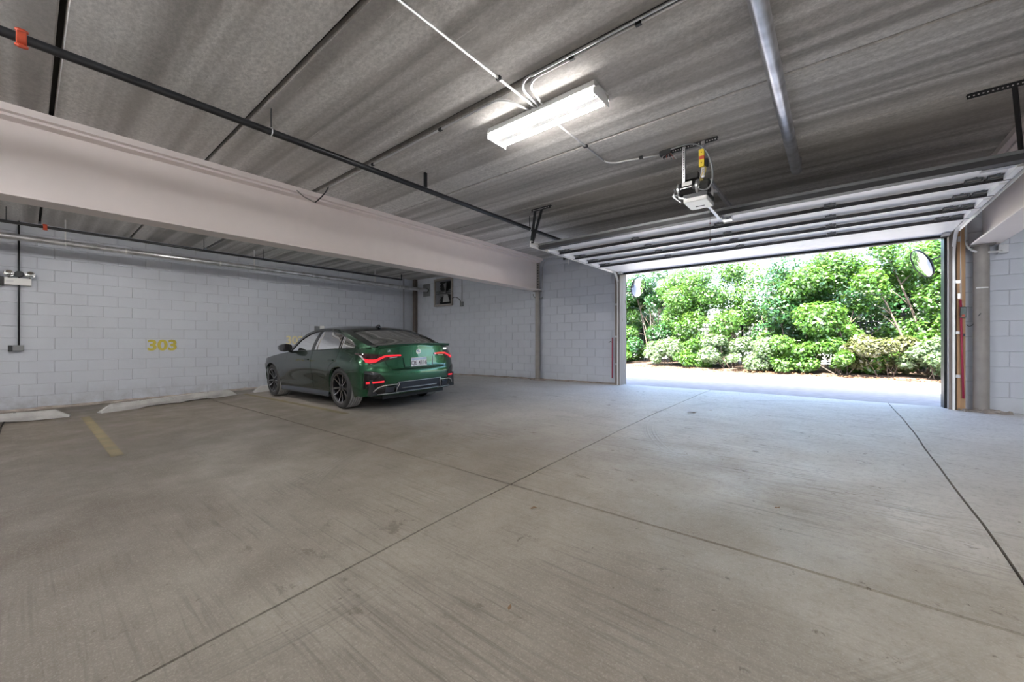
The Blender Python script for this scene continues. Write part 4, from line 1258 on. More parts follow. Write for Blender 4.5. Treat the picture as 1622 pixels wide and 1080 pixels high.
DOORS = [('front_door', 1.02, 2.10), ('rear_door', .08, 1.01)]
DR_Z0 = .30
def in_door(x, z):
    for nme, a, b in DOORS:
        if a - .001 <= x <= b + .001 and z >= door_lo(x): return True
    return False
def door_lo(x):
    z = DR_Z0
    for a in AX:
        d = abs(x - a)
        if d < .47: z = max(z, RW + math.sqrt(.47 ** 2 - d * d))
    return z
def strip(us, lo, hi, nz, off=0.0, fn=None):
    """grid of body surface between heights lo(u) and hi(u)"""
    rows = []
    for u in us:
        a, b = lo(u), hi(u); r = []
        for k in range(nz + 1):
            t = k / nz
            z = a + (b - a) * t
            x, y = plan(u, z)
            if off:
                e = 1e-3
                x1, y1 = plan(min(3, u + e), z); x0, y0 = plan(max(0, u - e), z)
                tx, ty = x1 - x0, y1 - y0; L = math.hypot(tx, ty) or 1
                x += off * ty / L * 1.0; y += -off * tx / L
            r.append((x, y, z))
        rows.append(r)
    return rows
# columns
xs_side = sorted(set([XCF + (XCR - XCF) * i / 70 for i in range(71)] + [a + s * RA * math.cos(t) for a in AX for s in (-1, 1) for t in [PI / 2 * i / 10 for i in range(11)]] + [a + s * (RA + .004) for a in AX for s in (-1, 1)] + [.08, 1.01, 1.02, 2.10, .076, 1.015, 2.104]), reverse=True)
us_f = [i / 14 for i in range(14)]
us_s = [side_u(x) for x in xs_side if XCR <= x <= XCF]
us_r = [2 + i / 22 for i in range(1, 23)]
body = MB()
def lo_all(u): return zb(u)
body.grid(strip(us_f + [1.0], zb, belt, 12))
# side: leave door openings out
segs = [(XCF, 2.104, None), (2.104, .076, 'doors'), (.076, XCR, None)]
for a, b, kind in segs:
    us = [side_u(x) for x in xs_side if b - 1e-6 <= x <= a + 1e-6]
    if kind is None: body.grid(strip(us, zb, belt, 14))
    else:
        body.grid(strip(us, zb, lambda u: door_lo(plan(u, .4)[0]) - .005, 5))
body.grid(strip([2.0] + us_r, zb, belt, 22))
# arch lips: return inwards
for a in AX:
    rows = []
    for i in range(25):
        t = PI * i / 24 * 1.0
        x = a + RA * math.cos(t); z = RW + RA * math.sin(t)
        y = width(x, z)
        rows.append([(x, y, z), (x, y - .012, z - .0), (a + (RA - .014) * math.cos(t), y - .02, RW + (RA - .014) * math.sin(t)), (a + (RA - .014) * math.cos(t), y - .10, RW + (RA - .014) * math.sin(t))])
    body.grid(rows)
# bonnet and boot-deck caps inboard of the shoulder line
def cap(us, xlim=None, nn=10, cmap=None):
    rows = []
    for u in us:
        z0 = belt(u); x, y = plan(u, z0)
        xc = cmap(x) if cmap else x
        zc = smooth_tab(T_CEN, xc)
        r = []
        for k in range(nn + 1):
            s = 1 - k / nn
            e = 1 - s ** 2.4
            r.append((x + (xc - x) * (1 - s), y * s, z0 + (zc - z0) * e))
        rows.append(r)
    return rows
front_us = us_f[1:] + [u for u in us_s if plan(u, .95)[0] >= 2.22]
body.grid(cap([0.001] + front_us))
rear_us = [u for u in us_s if plan(u, .95)[0] <= -.70] + [u for u in us_r if plan(u, .95)[0] <= -.70]
body.grid(cap(rear_us[:-1] + [2.9999]))
# greenhouse
def gy(x, z):
    b = smooth_tab(T_BELT, x)
    yb = width(x, b) - .012
    if x < .2: yb -= .075 * min(1, (.2 - x) / .9) ** 1.5
    if x > 1.7: yb -= .05 * min(1, (x - 1.7) / .5)
    h = max(0, z - b)
    return yb - .28 * h - .62 * h * h
gx = [2.2 - (2.2 + .80) * i / 60 for i in range(61)]
gx = sorted(set(gx + [2.08, -.28, .99, 1.03, .10, .14, .9, 1.12]), reverse=True)
def xcen(x):
    return x + .13 * max(0, (x - 1.3) / .9) + .0
def roof_pt(x, s):
    """s: 0 at the rail, 1 at the centre line"""
    zr = smooth_tab(T_RAIL, x); y0 = gy(x, zr)
    xc = xcen(x); zc = smooth_tab(T_CEN, xc)
    zc = max(zc, zr + .004)
    return (x + (xc - x) * s, y0 * (1 - s), zr + (zc - zr) * (1 - (1 - s) ** 2.2))
def roof_rows(xa, xb, s0, s1, n=10, dz=0.0):
    X = [x for x in gx if xb - 1e-6 <= x <= xa + 1e-6]
    if X[0] < xa - 1e-6: X = [xa] + X
    if X[-1] > xb + 1e-6: X = X + [xb]
    rows = []
    for x in X:
        r = []
        for k in range(n + 1):
            p = roof_pt(x, s0 + (s1 - s0) * k / n); r.append((p[0], p[1], p[2] + dz))
        rows.append(r)
    return rows
WS0, WS1 = 2.17, 1.52       # windscreen extent at the rail
RG0, RG1 = .12, -.70        # rear glass extent
sW, sR = .10, .17
body.grid(roof_rows(2.2, WS0, 0, 1)); body.grid(roof_rows(WS0, WS1, 0, sW, 3)); body.grid(roof_rows(WS1, RG0, 0, 1, 12)); body.grid(roof_rows(RG0, RG1, 0, sR, 4)); body.grid(roof_rows(RG1, -.80, 0, 1))
# side frames around the window opening
def side_rows(xa, xb, lo, hi, n, off=0.0):
    rows = []
    X = [x for x in gx if xb - 1e-6 <= x <= xa + 1e-6]
    if abs(X[0] - xa) > 1e-6: X = [xa] + X
    if abs(X[-1] - xb) > 1e-6: X = X + [xb]
    for x in X:
        a, b = lo(x), hi(x); rows.append([(x, gy(x, a + (b - a) * k / n) + off, a + (b - a) * k / n) for k in range(n + 1)])
    return rows
bl = lambda x: smooth_tab(T_BELT, x)
rl_ = lambda x: max(smooth_tab(T_RAIL, x), bl(x) + .002)
dt = lambda x: smooth_tab(T_DLO, x)
body.grid(side_rows(2.2, 2.08, bl, rl_, 3)); body.grid(side_rows(-.28, -.80, bl, rl_, 4))
body.grid(side_rows(2.08, -.28, dt, rl_, 3))
# ledge joining the shoulder to the greenhouse foot
rows = []
for x in gx:
    b = bl(x); rows.append([(x, width(x, b), b), (x, gy(x, b), b + .002)])
body.grid(rows)
bodyo = cbuild(body, 'body_shell', M['paint'], both=True, smooth=True, recalc=True, auto=.55)

# doors (both sides)
for nme, a, b in DOORS:
    for sgn in (1, -1):
        us = [side_u(x) for x in xs_side if a - 1e-6 <= x <= b + 1e-6]
        rows = strip(us, lambda u: door_lo(plan(u, .4)[0]), lambda u: belt(u), 14, off=0)
        mb = MB(); mb.grid(rows)
        # turned-in edges
        for r in (rows[0], rows[-1]):
            mb.grid([[p for p in r], [(p[0], p[1] - .03, p[2]) for p in r]])
        lowr = [r[0] for r in rows]
        mb.grid([lowr, [(p[0], p[1] - .03, p[2]) for p in lowr]])
        if sgn < 0: mb.v = mirror_pts(mb.v); mb.f = [tuple(reversed(f)) for f in mb.f]
        d = cbuild(mb, nme, M['paint'], smooth=True, recalc=True, auto=.6)
        # flush handle in a dark recess
        hx = a + .17; hz = .80
        y = width(hx, hz)
        h = MB().box(hx - .085, hx + .085, y - .01, y + .003, hz - .022, hz + .022)
        if sgn < 0: h.v = mirror_pts(h.v); h.f = [tuple(reversed(f)) for f in h.f]
        cbuild(h, 'handle_recess', M['gloss'], d, bevel=.008)
        h = MB().box(hx - .08, hx + .08, y + .002, y + .016, hz - .004, hz + .018)
        if sgn < 0: h.v = mirror_pts(h.v); h.f = [tuple(reversed(f)) for f in h.f]
        cbuild(h, 'door_handle', M['paint'], d, bevel=.006)
# windows
PANES = [('front_window', 2.06, 1.11), ('rear_window', 1.02, .16), ('quarter_window', .135, -.26)]
for nme, xa, xb in PANES:
    for sgn in (1, -1):
        mb = MB().grid(side_rows(xa, xb, lambda x: bl(x) + .012, lambda x: max(bl(x) + .013, dt(x) - .006), 6, -.006))
        if sgn < 0: mb.v = mirror_pts(mb.v); mb.f = [tuple(reversed(f)) for f in mb.f]
        cbuild(mb, nme, M['glass'], smooth=True)
for xa, xb in ((1.12, 1.005), (.165, .13)):
    for sgn in (1, -1):
        mb = MB().grid([[(p[0], p[1] * sgn, p[2]) for p in r] for r in side_rows(xa, xb, bl, dt, 6, -.003)])
        cbuild(mb, 'window_pillar', M['gloss'], smooth=True)
# trim round the windows: dark shadow-line frame, brighter at the rear kink
for sgn in (1, -1):
    top = [(x, (gy(x, dt(x)) + .003) * sgn, dt(x) - .002) for x in gx if -.28 <= x <= 2.08]
    bot = [(x, (gy(x, bl(x)) + .006) * sgn, bl(x) + .008) for x in gx if -.28 <= x <= 2.08]
    cbuild(MB().tube(top + list(reversed(bot)), .0075, 6), 'window_trim', M['gloss'], smooth=True)
    kink = [p for p in top if p[0] < .12] + list(reversed([p for p in bot if p[0] < -.15]))
    cbuild(MB().tube([(p[0], p[1] + .004 * sgn, p[2]) for p in kink], .005, 6), 'kink_trim', M['trim'], smooth=True)
# windscreen and rear glass
def both_grid(rows, name, mat, dz=-.004):
    mb = MB().grid([[(p[0], p[1], p[2] + dz) for p in r] + [(p[0], -p[1], p[2] + dz) for p in reversed(r[:-1])] for r in rows])
    return cbuild(mb, name, mat, smooth=True)
both_grid(roof_rows(WS0, WS1, sW, 1), 'windscreen', M['glass'])
both_grid(roof_rows(RG0, RG1, sR, 1), 'rear_glass', M['rearglass'])
# black band round the rear glass
for rows in (roof_rows(RG0, RG0 - .05, sR - .01, 1), roof_rows(RG1 + .035, RG1, sR - .01, 1)):
    both_grid(rows, 'glass_band', M['gloss'], .0015)
# roof fin
fx, fzv = .33, 1.392
cbuild(MB().add([(fx + .10, 0, fzv - .005), (fx - .09, .028, fzv - .008), (fx - .09, -.028, fzv - .008), (fx - .085, 0, fzv + .055), (fx - .03, 0, fzv + .045)], [(0, 1, 3, 4), (0, 4, 3, 2), (1, 2, 3), (0, 2, 1)]), 'aerial_fin', M['gloss'])
# boot-lid spoiler lip
rows = []
for i in range(33):
    y = -.70 + 1.40 * i / 32; e_ = abs(y) / .70
    xr = -1.0 + .05 * e_ ** 3; z = 1.085 - .022 * e_ ** 2
    rows.append([(xr + .12, y, z - .012), (xr + .02, y, z + .006), (xr - .035, y, z + .014), (xr - .038, y, z + .004), (xr - .005, y, z - .028)])
cbuild(MB().grid(rows), 'spoiler_lip', M['paint'], smooth=True)

# --- tail: patches laid on the rear fascia.  yq: lateral position, z height
def rear_pt(y, z, off=.004):
    w = width(XCR, z); s = min(.9999, abs(y) / w)
    th = math.acos(min(1, s ** (NR / 2)))
    xe = smooth_tab(T_XR, z)
    x = XCR + (xe - XCR) * math.sin(th) ** (2 / NR)
    # outward normal in plan
    nx = -1.0 * (math.sin(th) ** (2 - 2 / NR)); ny = math.cos(th) ** (2 - 2 / NR)
    L = math.hypot(nx, ny) or 1
    return (x + off * nx / L, y + off * ny / L * (1 if y > 0 else -1), z)
def rear_patch(cols, nz, off, edge=True):
    """cols: list of (y, zlo, zhi)"""
    rows = [[rear_pt(y, a + (b - a) * k / nz, off) for k in range(nz + 1)] for (y, a, b) in cols]
    mb = MB().grid(rows)
    if edge:
        ring = [r[0] for r in rows] + rows[-1][1:] + [r[-1] for r in reversed(rows[:-1])] + list(reversed(rows[0][1:-1]))
        n = len(ring)
        inn = []
        for p in ring: inn.append((p[0] + off + .004, p[1] * .997, p[2]))
        mb.add(ring + inn, [(i, (i + 1) % n, (i + 1) % n + n, i + n) for i in range(n)])
    return mb
def cols_of(ys, lo, hi): return [(y, smooth_tab(lo, abs(y)), smooth_tab(hi, abs(y))) for y in ys]
def fr(a, b, n): return [a + (b - a) * i / n for i in range(n + 1)]
lampo = [(.30, .895), (.45, .862), (.60, .835), (.72, .795), (.80, .79), (.86, .84), (.90, .90)]
lampt = [(.30, .918), (.45, .925), (.60, .93), (.72, .945), (.80, .958), (.86, .962), (.90, .955)]
redlo = [(.30, .895), (.45, .895), (.56, .89), (.66, .85), (.72, .815), (.80, .805), (.85, .83)]
redhi = [(.30, .918), (.45, .923), (.56, .922), (.66, .888), (.72, .862), (.80, .865), (.85, .90)]
for sgn in (1, -1):
    ys = [sgn * v for v in fr(.32, .852, 26)]
    tl = cbuild(rear_patch(cols_of(ys, lampo, lampt), 6, .012), 'tail_lamp', M['taildark'], smooth=True, recalc=True, auto=.7)
    cbuild(rear_patch(cols_of([sgn * v for v in fr(.33, .835, 26)], redlo, redhi), 4, .020), 'red_bar', M['tail'], tl, smooth=True, recalc=True, auto=.7)
    cbuild(rear_patch(cols_of([sgn * v for v in fr(.838, .85, 4)], [(.84, .85), (.875, .885)], [(.84, .93), (.875, .94)]), 4, .016), 'clear_lens', M['tailclear'], tl, smooth=True)
    cbuild(rear_patch(cols_of([sgn * v for v in fr(.40, .52, 6)], [(.40, .874), (.52, .866)], [(.40, .888), (.52, .882)]), 2, .020), 'reversing_lens', M['tailclear'], tl, smooth=True)
    # outer half vertical tail below lamp, reflectors and dark corner vents
    cbuild(rear_patch(cols_of([sgn * v for v in fr(.60, .868, 16)], [(.60, .47), (.64, .40), (.72, .36), (.885, .36)], [(.60, .48), (.66, .56), (.74, .63), (.80, .66), (.885, .66)]), 6, .006), 'corner_vent', M['gloss'], smooth=True)
    cbuild(rear_patch(cols_of([sgn * v for v in fr(.63, .84, 12)], [(.63, .452), (.84, .437)], [(.63, .478), (.84, .467)]), 2, .016), 'reflector', M['tail'], smooth=True, recalc=True)
    # diffuser end vents with satin outline
    lo_t = [(.40, .30), (.78, .28)]; 
    op = cbuild(rear_patch(cols_of([sgn * v for v in fr(.44, .76, 10)], [(.44, .275), (.76, .275)], [(.44, .385), (.60, .385), (.70, .36), (.76, .30)]), 4, .018), 'diffuser_vent', M['gloss'], smooth=True, recalc=True)
    outl = [rear_pt(sgn * y, z, .032) for y, z in ((.78, .262), (.755, .31), (.70, .372), (.62, .400), (.52, .405), (.43, .405), (.405, .43), (.40, .395), (.425, .34), (.435, .268))]
    cbuild(MB().tube(outl, .011, 6), 'vent_trim', M['chrome'], op, smooth=True)
    cbuild(rear_patch(cols_of([sgn * v for v in fr(.47, .60, 5)], [(.4, .285), (.6, .285)], [(.4, .37), (.6, .375)]), 3, .023), 'vent_insert', M['diffuser'], op, smooth=True)
    cbuild(MB().tube([rear_pt(sgn * y, .262, .03) for y in (.38, .50, .64, .78)], .009, 6), 'lower_blade', M['trim'], op, smooth=True)
    # seam of the boot lid with the rear wing
    seam = [rear_pt(sgn * y, z, .003) for y, z in ((.70, 1.04), (.715, .96))] 
    seam2 = [rear_pt(sgn * y, z, .003) for y, z in ((.60, .835), (.585, .79), (.54, .70), (.50, .655))]
    cbuild(MB().tube(seam, .003, 5), 'panel_seam', M['rubber']); cbuild(MB().tube(seam2, .003, 5), 'panel_seam', M['rubber'])
# lower boot edge slot
cbuild(rear_patch(cols_of(fr(-.50, .50, 24), [(0, .640), (.5, .648)], [(0, .655), (.42, .662), (.5, .668)]), 2, .006), 'boot_gap', M['gloss'], smooth=True)
cbuild(rear_patch(cols_of(fr(-.50, .50, 24), [(0, .656), (.5, .664)], [(0, .668), (.5, .676)]), 2, .016), 'boot_edge', M['paint'], smooth=True, recalc=True)
# central diffuser
df = cbuild(rear_patch(cols_of(fr(-.44, .44, 24), [(0, .255), (.44, .262)], [(0, .43), (.38, .425), (.44, .40)]), 6, .014), 'diffuser', M['diffuser'], smooth=True, recalc=True, auto=.7)
cbuild(MB().tube([rear_pt(y, .435, .018) for y in fr(-.42, .42, 20)], .007, 6), 'diffuser_trim', M['trim'], df, smooth=True)
cbuild(rear_patch(cols_of(fr(-.34, .34, 16), [(0, .322), (.34, .325)], [(0, .338), (.34, .338)]), 2, .028), 'diffuser_blade', M['trim'], df, smooth=True, recalc=True)
cbuild(rear_patch(cols_of(fr(-.42, .42, 16), [(0, .262), (.42, .262)], [(0, .275), (.42, .275)]), 2, .030), 'diffuser_blade', M['trim'], df, smooth=True, recalc=True)
# plate recess, plate, writing
rec = cbuild(rear_patch(cols_of(fr(-.29, .29, 16), [(0, .692), (.27, .695), (.29, .705)], [(0, .862), (.27, .858), (.29, .845)]), 4, .002, False), 'plate_recess', M['paint'], smooth=True)
cbuild(MB().tube([rear_pt(y, z, .005) for y, z in ([(-.295, .865), (-.275, .69), (.275, .69), (.295, .865)])], .006, 6), 'recess_edge', M['gloss'], rec)
px_ = rear_pt(0, .77, 0)[0] - .012
pl = cbuild(MB().box(px_ - .006, px_, -.155, .155, .695, .855), 'licence_plate', M['plate'], bevel=.004)
cbuild(MB().box(px_ - .0068, px_ - .0058, -.145, .145, .812, .846), 'plate_band', M['plateband'], pl)
def rear_text(s, size, y, z, x, mat, parent, name, bold=0.0, sx=1.0):
    Mx = Matrix.Translation((x, y, z)) @ Matrix.Rotation(-PI / 2, 4, 'Z') @ Matrix.Rotation(PI / 2, 4, 'X')
    return text_mesh(name, s, size, mat, Mx, parent, sx=sx, bold=bold, depth=.0012)
rear_text('Q6 4116', .105, 0, .762, px_ - .0075, M['ink'], pl, 'plate_number', .001, .82)
rear_text('i4', .055, .52, .985, rear_pt(.52, .985, .004)[0] - .002, M['chrome'], CAR, 'badge', .002, 1.2)
rear_text('M50', .045, -.60, .985, rear_pt(.60, .985, .006)[0] - .004, M['chrome'], CAR, 'badge', .002, 1.1)
# roundel with quartered centre
ez = .957; ex = rear_pt(0, ez, .004)[0]
T0 = Matrix.Translation((ex, 0, ez)) @ Matrix.Rotation(-PI / 2, 4, 'Y')
rd = cbuild(MB().lathe([(0, 0), (.041, 0), (.041, .006), (0, .006)], 32, T0), 'emblem', M['rubber'], smooth=False)
cbuild(MB().lathe([(.038, .006), (.042, .006), (.042, .009), (.038, .009)], 32, T0, close=True), 'emblem_ring', M['chrome'], rd)
cbuild(MB().lathe([(.025, .006), (.028, .006), (.028, .009), (.025, .009)], 32, T0, close=True), 'emblem_ring', M['chrome'], rd)
for q in range(4):
    fan = [(0, 0)] + [(.025 * math.cos(PI / 2 * q + PI / 2 * i / 6), .025 * math.sin(PI / 2 * q + PI / 2 * i / 6)) for i in range(7)]
    cbuild(MB().prism(fan, .006, .008, T0), 'emblem_quarter', M['plate'] if q % 2 else M['blue'], rd)

# sill skirt, underbody, interior
sk = MB()
rows = []
for i in range(31):
    x = .42 + (2.44 - .42) * i / 30
    y = width(x, .24)
    rows.append([(x, y - .03, .15), (x, y + .018, .165), (x, y + .022, .20), (x, y + .002, .262)])
for sgn in (1, -1):
    cbuild(MB().grid([[(p[0], p[1] * sgn, p[2]) for p in r] for r in rows]), 'sill_skirt', M['diffuser'], smooth=True)
cbuild(MB().box(-.86, 3.5, -.60, .60, .17, .42).box(.42, 2.43, -.86, .86, .17, .36).box(3.22, 3.5, -.8, .8, .22, .5).box(-.92, -.42, -.82, .82, .25, .5), 'underbody', M['interior'])
for a in AX:
    wl = MB()
    rows = []
    for i in range(17):
        t = PI * i / 16
        rows.append([(a + .40 * math.cos(t), y, RW + .40 * math.sin(t)) for y in (.60, .86)])
    wl.grid(rows)
    wl.add([(a + .40 * math.cos(PI * i / 16), .60, RW + .40 * math.sin(PI * i / 16)) for i in range(17)] + [(a + .4, .6, .2), (a - .4, .6, .2)], [tuple(range(17)) + (18, 17)])
    cbuild(wl, 'wheel_housing', M['interior'], both=True)
cab = MB().box(.0, 2.3, -.80, .80, .36, .52)
cab.box(2.02, 2.28, -.78, .78, .52, .93)       # dashboard
cab.box(-.62, .02, -.66, .66, .55, .98)         # parcel shelf
cbuild(cab, 'cabin_floor', M['interior'], bevel=.01)
def seat(x, y, w, tan=True, hb=.50):
    s = MB(); m = M['tan']
    s.box(x - .05, x + .46, y - w / 2, y + w / 2, .50, .66)
    R = Matrix.Translation((x, y, .62)) @ Matrix.Rotation(-.28, 4, 'Y')
    s.box(-.14, .0, -w / 2, w / 2, 0, hb, mat=R)
    o = cbuild(s, 'seat', m, bevel=.04)
    h = MB().box(-.12, -.02, -.12, .12, hb + .02, hb + .15, mat=R)
    cbuild(h, 'headrest', m, o, bevel=.035)
for y in (.38, -.38): seat(1.15, y, .50)
for y in (.40, -.40): seat(.48, y, .52, hb=.42)
# steering wheel
cbuild(MB().tube(arc((1.90, .38, .90), .18, 0, 2 * PI, (0, 1, 0), (-.3, 0, .95), 24), .013, 8, caps=False), 'steering_wheel', M['interior'], smooth=True)
# door mirrors
for sgn in (1, -1):
    mr = MB(); 
    prof = [(.0, .02), (.10, .05), (.145, .09), (.15, .12), (.13, .145)]
    T = Matrix.Translation((1.90, sgn * 1.00, 1.045))
    rows = []
    for i in range(9):
        u = -1 + 2 * i / 8
        k = math.sqrt(max(.02, 1 - u * u * .75))
        rows.append([T @ Vector((dx * k - .02, sgn * u * .115, dz)) for dx, dz in ((-.045, -.075 * k), (.03, -.085 * k), (.10, -.05 * k), (.125, .01), (.09, .06 * k), (.02, .08 * k), (-.045, .07 * k))])
    mr.grid(rows)
    for r in (rows[0], rows[-1]): mr.add(r, [tuple(range(7))])
    mo_ = cbuild(mr, 'door_mirror', M['gloss'], smooth=True, recalc=True, auto=.9)
    gl = MB(); gl.add([r[0] for r in rows] + [r[-1] for r in rows], [(i, i + 1, i + 10, i + 9) for i in range(8)])
    cbuild(gl, 'mirror_glass', M['gloss'], mo_)  # gloss black stands in for a dark reflection in the glass
    cbuild(MB().tube([(1.93, sgn * .875, .955), (1.92, sgn * .93, .985), (1.92, sgn * .96, 1.01)], [.03, .022, .028], 10), 'mirror_arm', M['gloss'], mo_, smooth=True)

# headlamps and kidney grille, facing the wall
for sgn in (1, -1):
    pts = []
    cl = []
    for i in range(9):
        u = .42 + .50 * i / 8
        row = []
        for k in range(5):
            z = .60 + .09 * k / 4 - .01 * i / 8
            x, y = plan(u, z); row.append((x + .008, (y + .004) * sgn, z))
        cl.append(row)
    cbuild(MB().grid(cl), 'headlamp', M['tailclear'], smooth=True)
cl = [[(plan(u, z)[0] + .008, plan(u, z)[1] * sg, z) for z in (.30, .4, .5, .6, .66)] for sg, u in [(-1, .30), (-1, .2), (-1, .1), (-1, .02)]]
for sg in (1, -1):
    cbuild(MB().grid([[(plan(u, z)[0] + .008, plan(u, z)[1] * sg, z) for z in (.34, .42, .5, .58, .64)] for u in (.02, .1, .18, .25)]), 'grille', M['gloss'], smooth=True)

# wheels
def wheel(x, sgn):
    cx, cy = x, sgn * .905
    T = Matrix.Translation((cx, cy, RW)) @ Matrix.Rotation(-sgn * PI / 2, 4, 'X')     # local +z points outboard
    def P(r, a, h): return T @ Vector((r * math.cos(a), r * math.sin(a), h))
    rim = MB().lathe([(.236, -.20), (.226, -.16), (.222, -.08), (.224, -.02), (.236, -.004), (.246, .0), (.248, -.006)], 48, T)
    rim.lathe([(0, -.10), (.10, -.10), (.12, -.12), (.12, -.16)], 24, T)
    w = cbuild(rim, 'wheel', M['darkalloy'], smooth=True, auto=.6)
    tp = [(.245, -.01), (.262, .004), (.300, .008), (.322, -.002), (RW, -.022)]
    g0 = -.022
    n_g = 4
    wdt = .20
    ys = []
    z = g0
    tyre = MB().lathe(tp, 48, T); tyre.lathe([(RW, -.225), (.325, -.24), (.28, -.245), (.245, -.235)], 48, T)
    tyre.lathe([(RW - .010, -.03), (RW - .010, -.22)], 48, T)
    cbuild(tyre, 'tyre', M['tyre'], w, smooth=True, auto=.8)
    for i in range(5):
        a0 = g0 - i * .0415; a1 = a0 - .031
        cbuild(MB().lathe([(RW - .010, a0), (RW, a0), (RW, a1), (RW - .010, a1)], 48, T), 'tread_rib', M['tread'], w, smooth=True, auto=.6)
    cbuild(MB().lathe([(0, -.09), (.17, -.09), (.17, -.105), (0, -.105)], 32, T), 'brake_disc', M['steel'], w, smooth=True, auto=.6)
    cbuild(MB().lathe([(0, -.012), (.034, -.014), (.06, -.03), (.062, -.06)], 24, T), 'hub_cap', M['darkalloy'], w, smooth=True)
    cbuild(MB().lathe([(.240, .0005), (.2475, .0015), (.2475, -.004), (.240, -.004)], 48, T, close=True), 'rim_edge', M['alloy'], w, smooth=True, auto=.6)
    for k in range(5):
        for s in (-1, 1):
            a_in = 2 * PI * k / 5 + s * .16 + PI / 10; a_out = 2 * PI * k / 5 + s * .235 + PI / 10
            sp = MB(); n = 6
            rows = []
            for i in range(n + 1):
                t = i / n
                r = .045 + (.240 - .045) * t; a = a_in + (a_out - a_in) * t + s * .05 * math.sin(PI * t)
                h = -.022 + .016 * t ** 1.5 - .010 * math.sin(PI * t); wd = (.011 + .004 * t) / r
                rows.append([P(r, a - wd * 1.3, h - .03), P(r, a - wd, h), P(r, a + wd, h), P(r, a + wd * 1.3, h - .03)])
            sp.grid(rows); cbuild(sp, 'spoke', M['darkalloy'], w)
            face = MB(); rows = []
            for i in range(n + 1):
                t = i / n
                r = .045 + (.240 - .045) * t; a = a_in + (a_out - a_in) * t + s * .05 * math.sin(PI * t)
                h = -.0212 + .016 * t ** 1.5 - .010 * math.sin(PI * t); wd = (.0045 + .003 * t) / r
                rows.append([P(r, a - wd, h), P(r, a + wd, h)])
            face.grid(rows); cbuild(face, 'spoke_face', M['alloy'], w)
    return w
for a in AX:
    for s in (1, -1): wheel(a, s)

# settle the proportions: short tail overhang, low roof
def settle(o, done=set()):
    for ch in list(o.children):
        if ch.type == 'MESH' and ch.data.name not in done:
            done.add(ch.data.name)
            me = ch.data
            co = np.empty(len(me.vertices) * 3, 'f'); me.vertices.foreach_get('co', co); co = co.reshape(-1, 3)
            m = co[:, 0] < -.37
            co[m, 0] = -.37 + (co[m, 0] + .37) * .76
            co[:, 1] *= .975; co[:, 2] *= .955
            m = co[:, 2] > .62
            co[m, 2] = .62 + (co[m, 2] - .62) * .965
            k = np.clip((.25 - co[:, 0]) / .8, 0, 1) * np.clip((co[:, 2] - .55) / .15, 0, 1)
            co[:, 2] -= k * .038
            me.vertices.foreach_set('co', co.ravel()); me.update()
        settle(ch)
settle(CAR)
# stand the car in its stall: rear axle centre and heading, tilted to the sloping floor
RAX = Vector((-6.05, 4.02)); HD = math.radians(180 - 1.2)
fwd = Vector((math.cos(HD), math.sin(HD))); left = Vector((-math.sin(HD), math.cos(HD)))
def gz(x, y): 
    p = RAX + fwd * x + left * y; return fz(p.x, p.y)
zr_ = (gz(0, .8) + gz(0, -.8)) / 2; zf_ = (gz(2.856, .8) + gz(2.856, -.8)) / 2
pitch = math.atan2(zf_ - zr_, 2.856); roll = math.atan2((gz(0, .8) + gz(2.856, .8) - gz(0, -.8) - gz(2.856, -.8)) / 2, 1.6)
CAR.rotation_mode = 'XYZ'
RM = Matrix.Translation((RAX.x, RAX.y, zr_ + .002)) @ Matrix.Rotation(HD, 4, 'Z') @ Matrix.Rotation(-pitch, 4, 'Y') @ Matrix.Rotation(roll, 4, 'X')
CAR.matrix_world = RM
tag(CAR, 'dark green four-door fastback car parked beside stall number 302, its tail towards the room', 'car')
#CAREND

# ------------------------------------------------------------------ outside
drv = MB().grid([[(-30 + 60 * i / 20, 8.38 + (13.6 + .0 - 8.38) * j / 8, -.005 + .02 * j / 8) for i in range(21)] for j in range(9)])
tag(drv.build('driveway', M['asphalt']), kind='structure')
def bedY(x): return 13.75 - .26 * (x + 1.0)
bed = MB()
rows = []
for j in range(12):
    r = []
    for i in range(61):
        x = -30 + 60 * i / 60
        y = bedY(max(-14, min(8, x))) + (j / 11) * 6
        r.append((x, y + .15 * math.sin(x * 2.3) * (j < 2), .0 + .14 * (1 - math.exp(-j * .8)) + random.uniform(-.02, .02)))
    rows.append(r)
rows.insert(0, [(p[0], p[1] - .02, -.01) for p in rows[0]])
bed.grid(rows)
tag(bed.build('planting_bed', M['soil']), kind='structure')
far = MB().grid([[(-60 + 120 * i / 10, 13 + 60 * j / 10, -.02) for i in range(11)] for j in range(11)])
tag(far.build('ground', simple('sunlit_far_paving', (.62, .61, .58), .9, var=.08)), kind='structure')

# iron fence behind the shrubs
fy = lambda x: bedY(x) + 2.6
e = empty('iron_fence', (-3, fy(-3), .12)); tag(e, 'black iron picket fence half hidden behind the shrubs', 'fence')
x = -11.0; k = 0
while x < 5.0:
    y = fy(x); zz = .1
    if k % 16 == 0:
        part(MB().box(x - .03, x + .03, y - .03, y + .03, zz, zz + 1.62).box(x - .045, x + .045, y - .045, y + .045, zz + 1.62, zz + 1.68), 'post', M['iron'], e)
    else:
        p = MB().box(x - .009, x + .009, y - .009, y + .009, zz + .05, zz + 1.48)
        o = len(p.v)
        p.add([(x - .014, y - .014, zz + 1.48), (x + .014, y - .014, zz + 1.48), (x + .014, y + .014, zz + 1.48), (x - .014, y + .014, zz + 1.48), (x, y, zz + 1.58)], [(0, 1, 4), (1, 2, 4), (2, 3, 4), (3, 0, 4)])
        part(p, 'picket', M['iron'], e)
    x += .13; k += 1
for z in (.22, 1.32, 1.46):
    part(MB().bar((-11, fy(-11), .1 + z), (5, fy(5), .1 + z), .03, .03), 'rail', M['iron'], e)

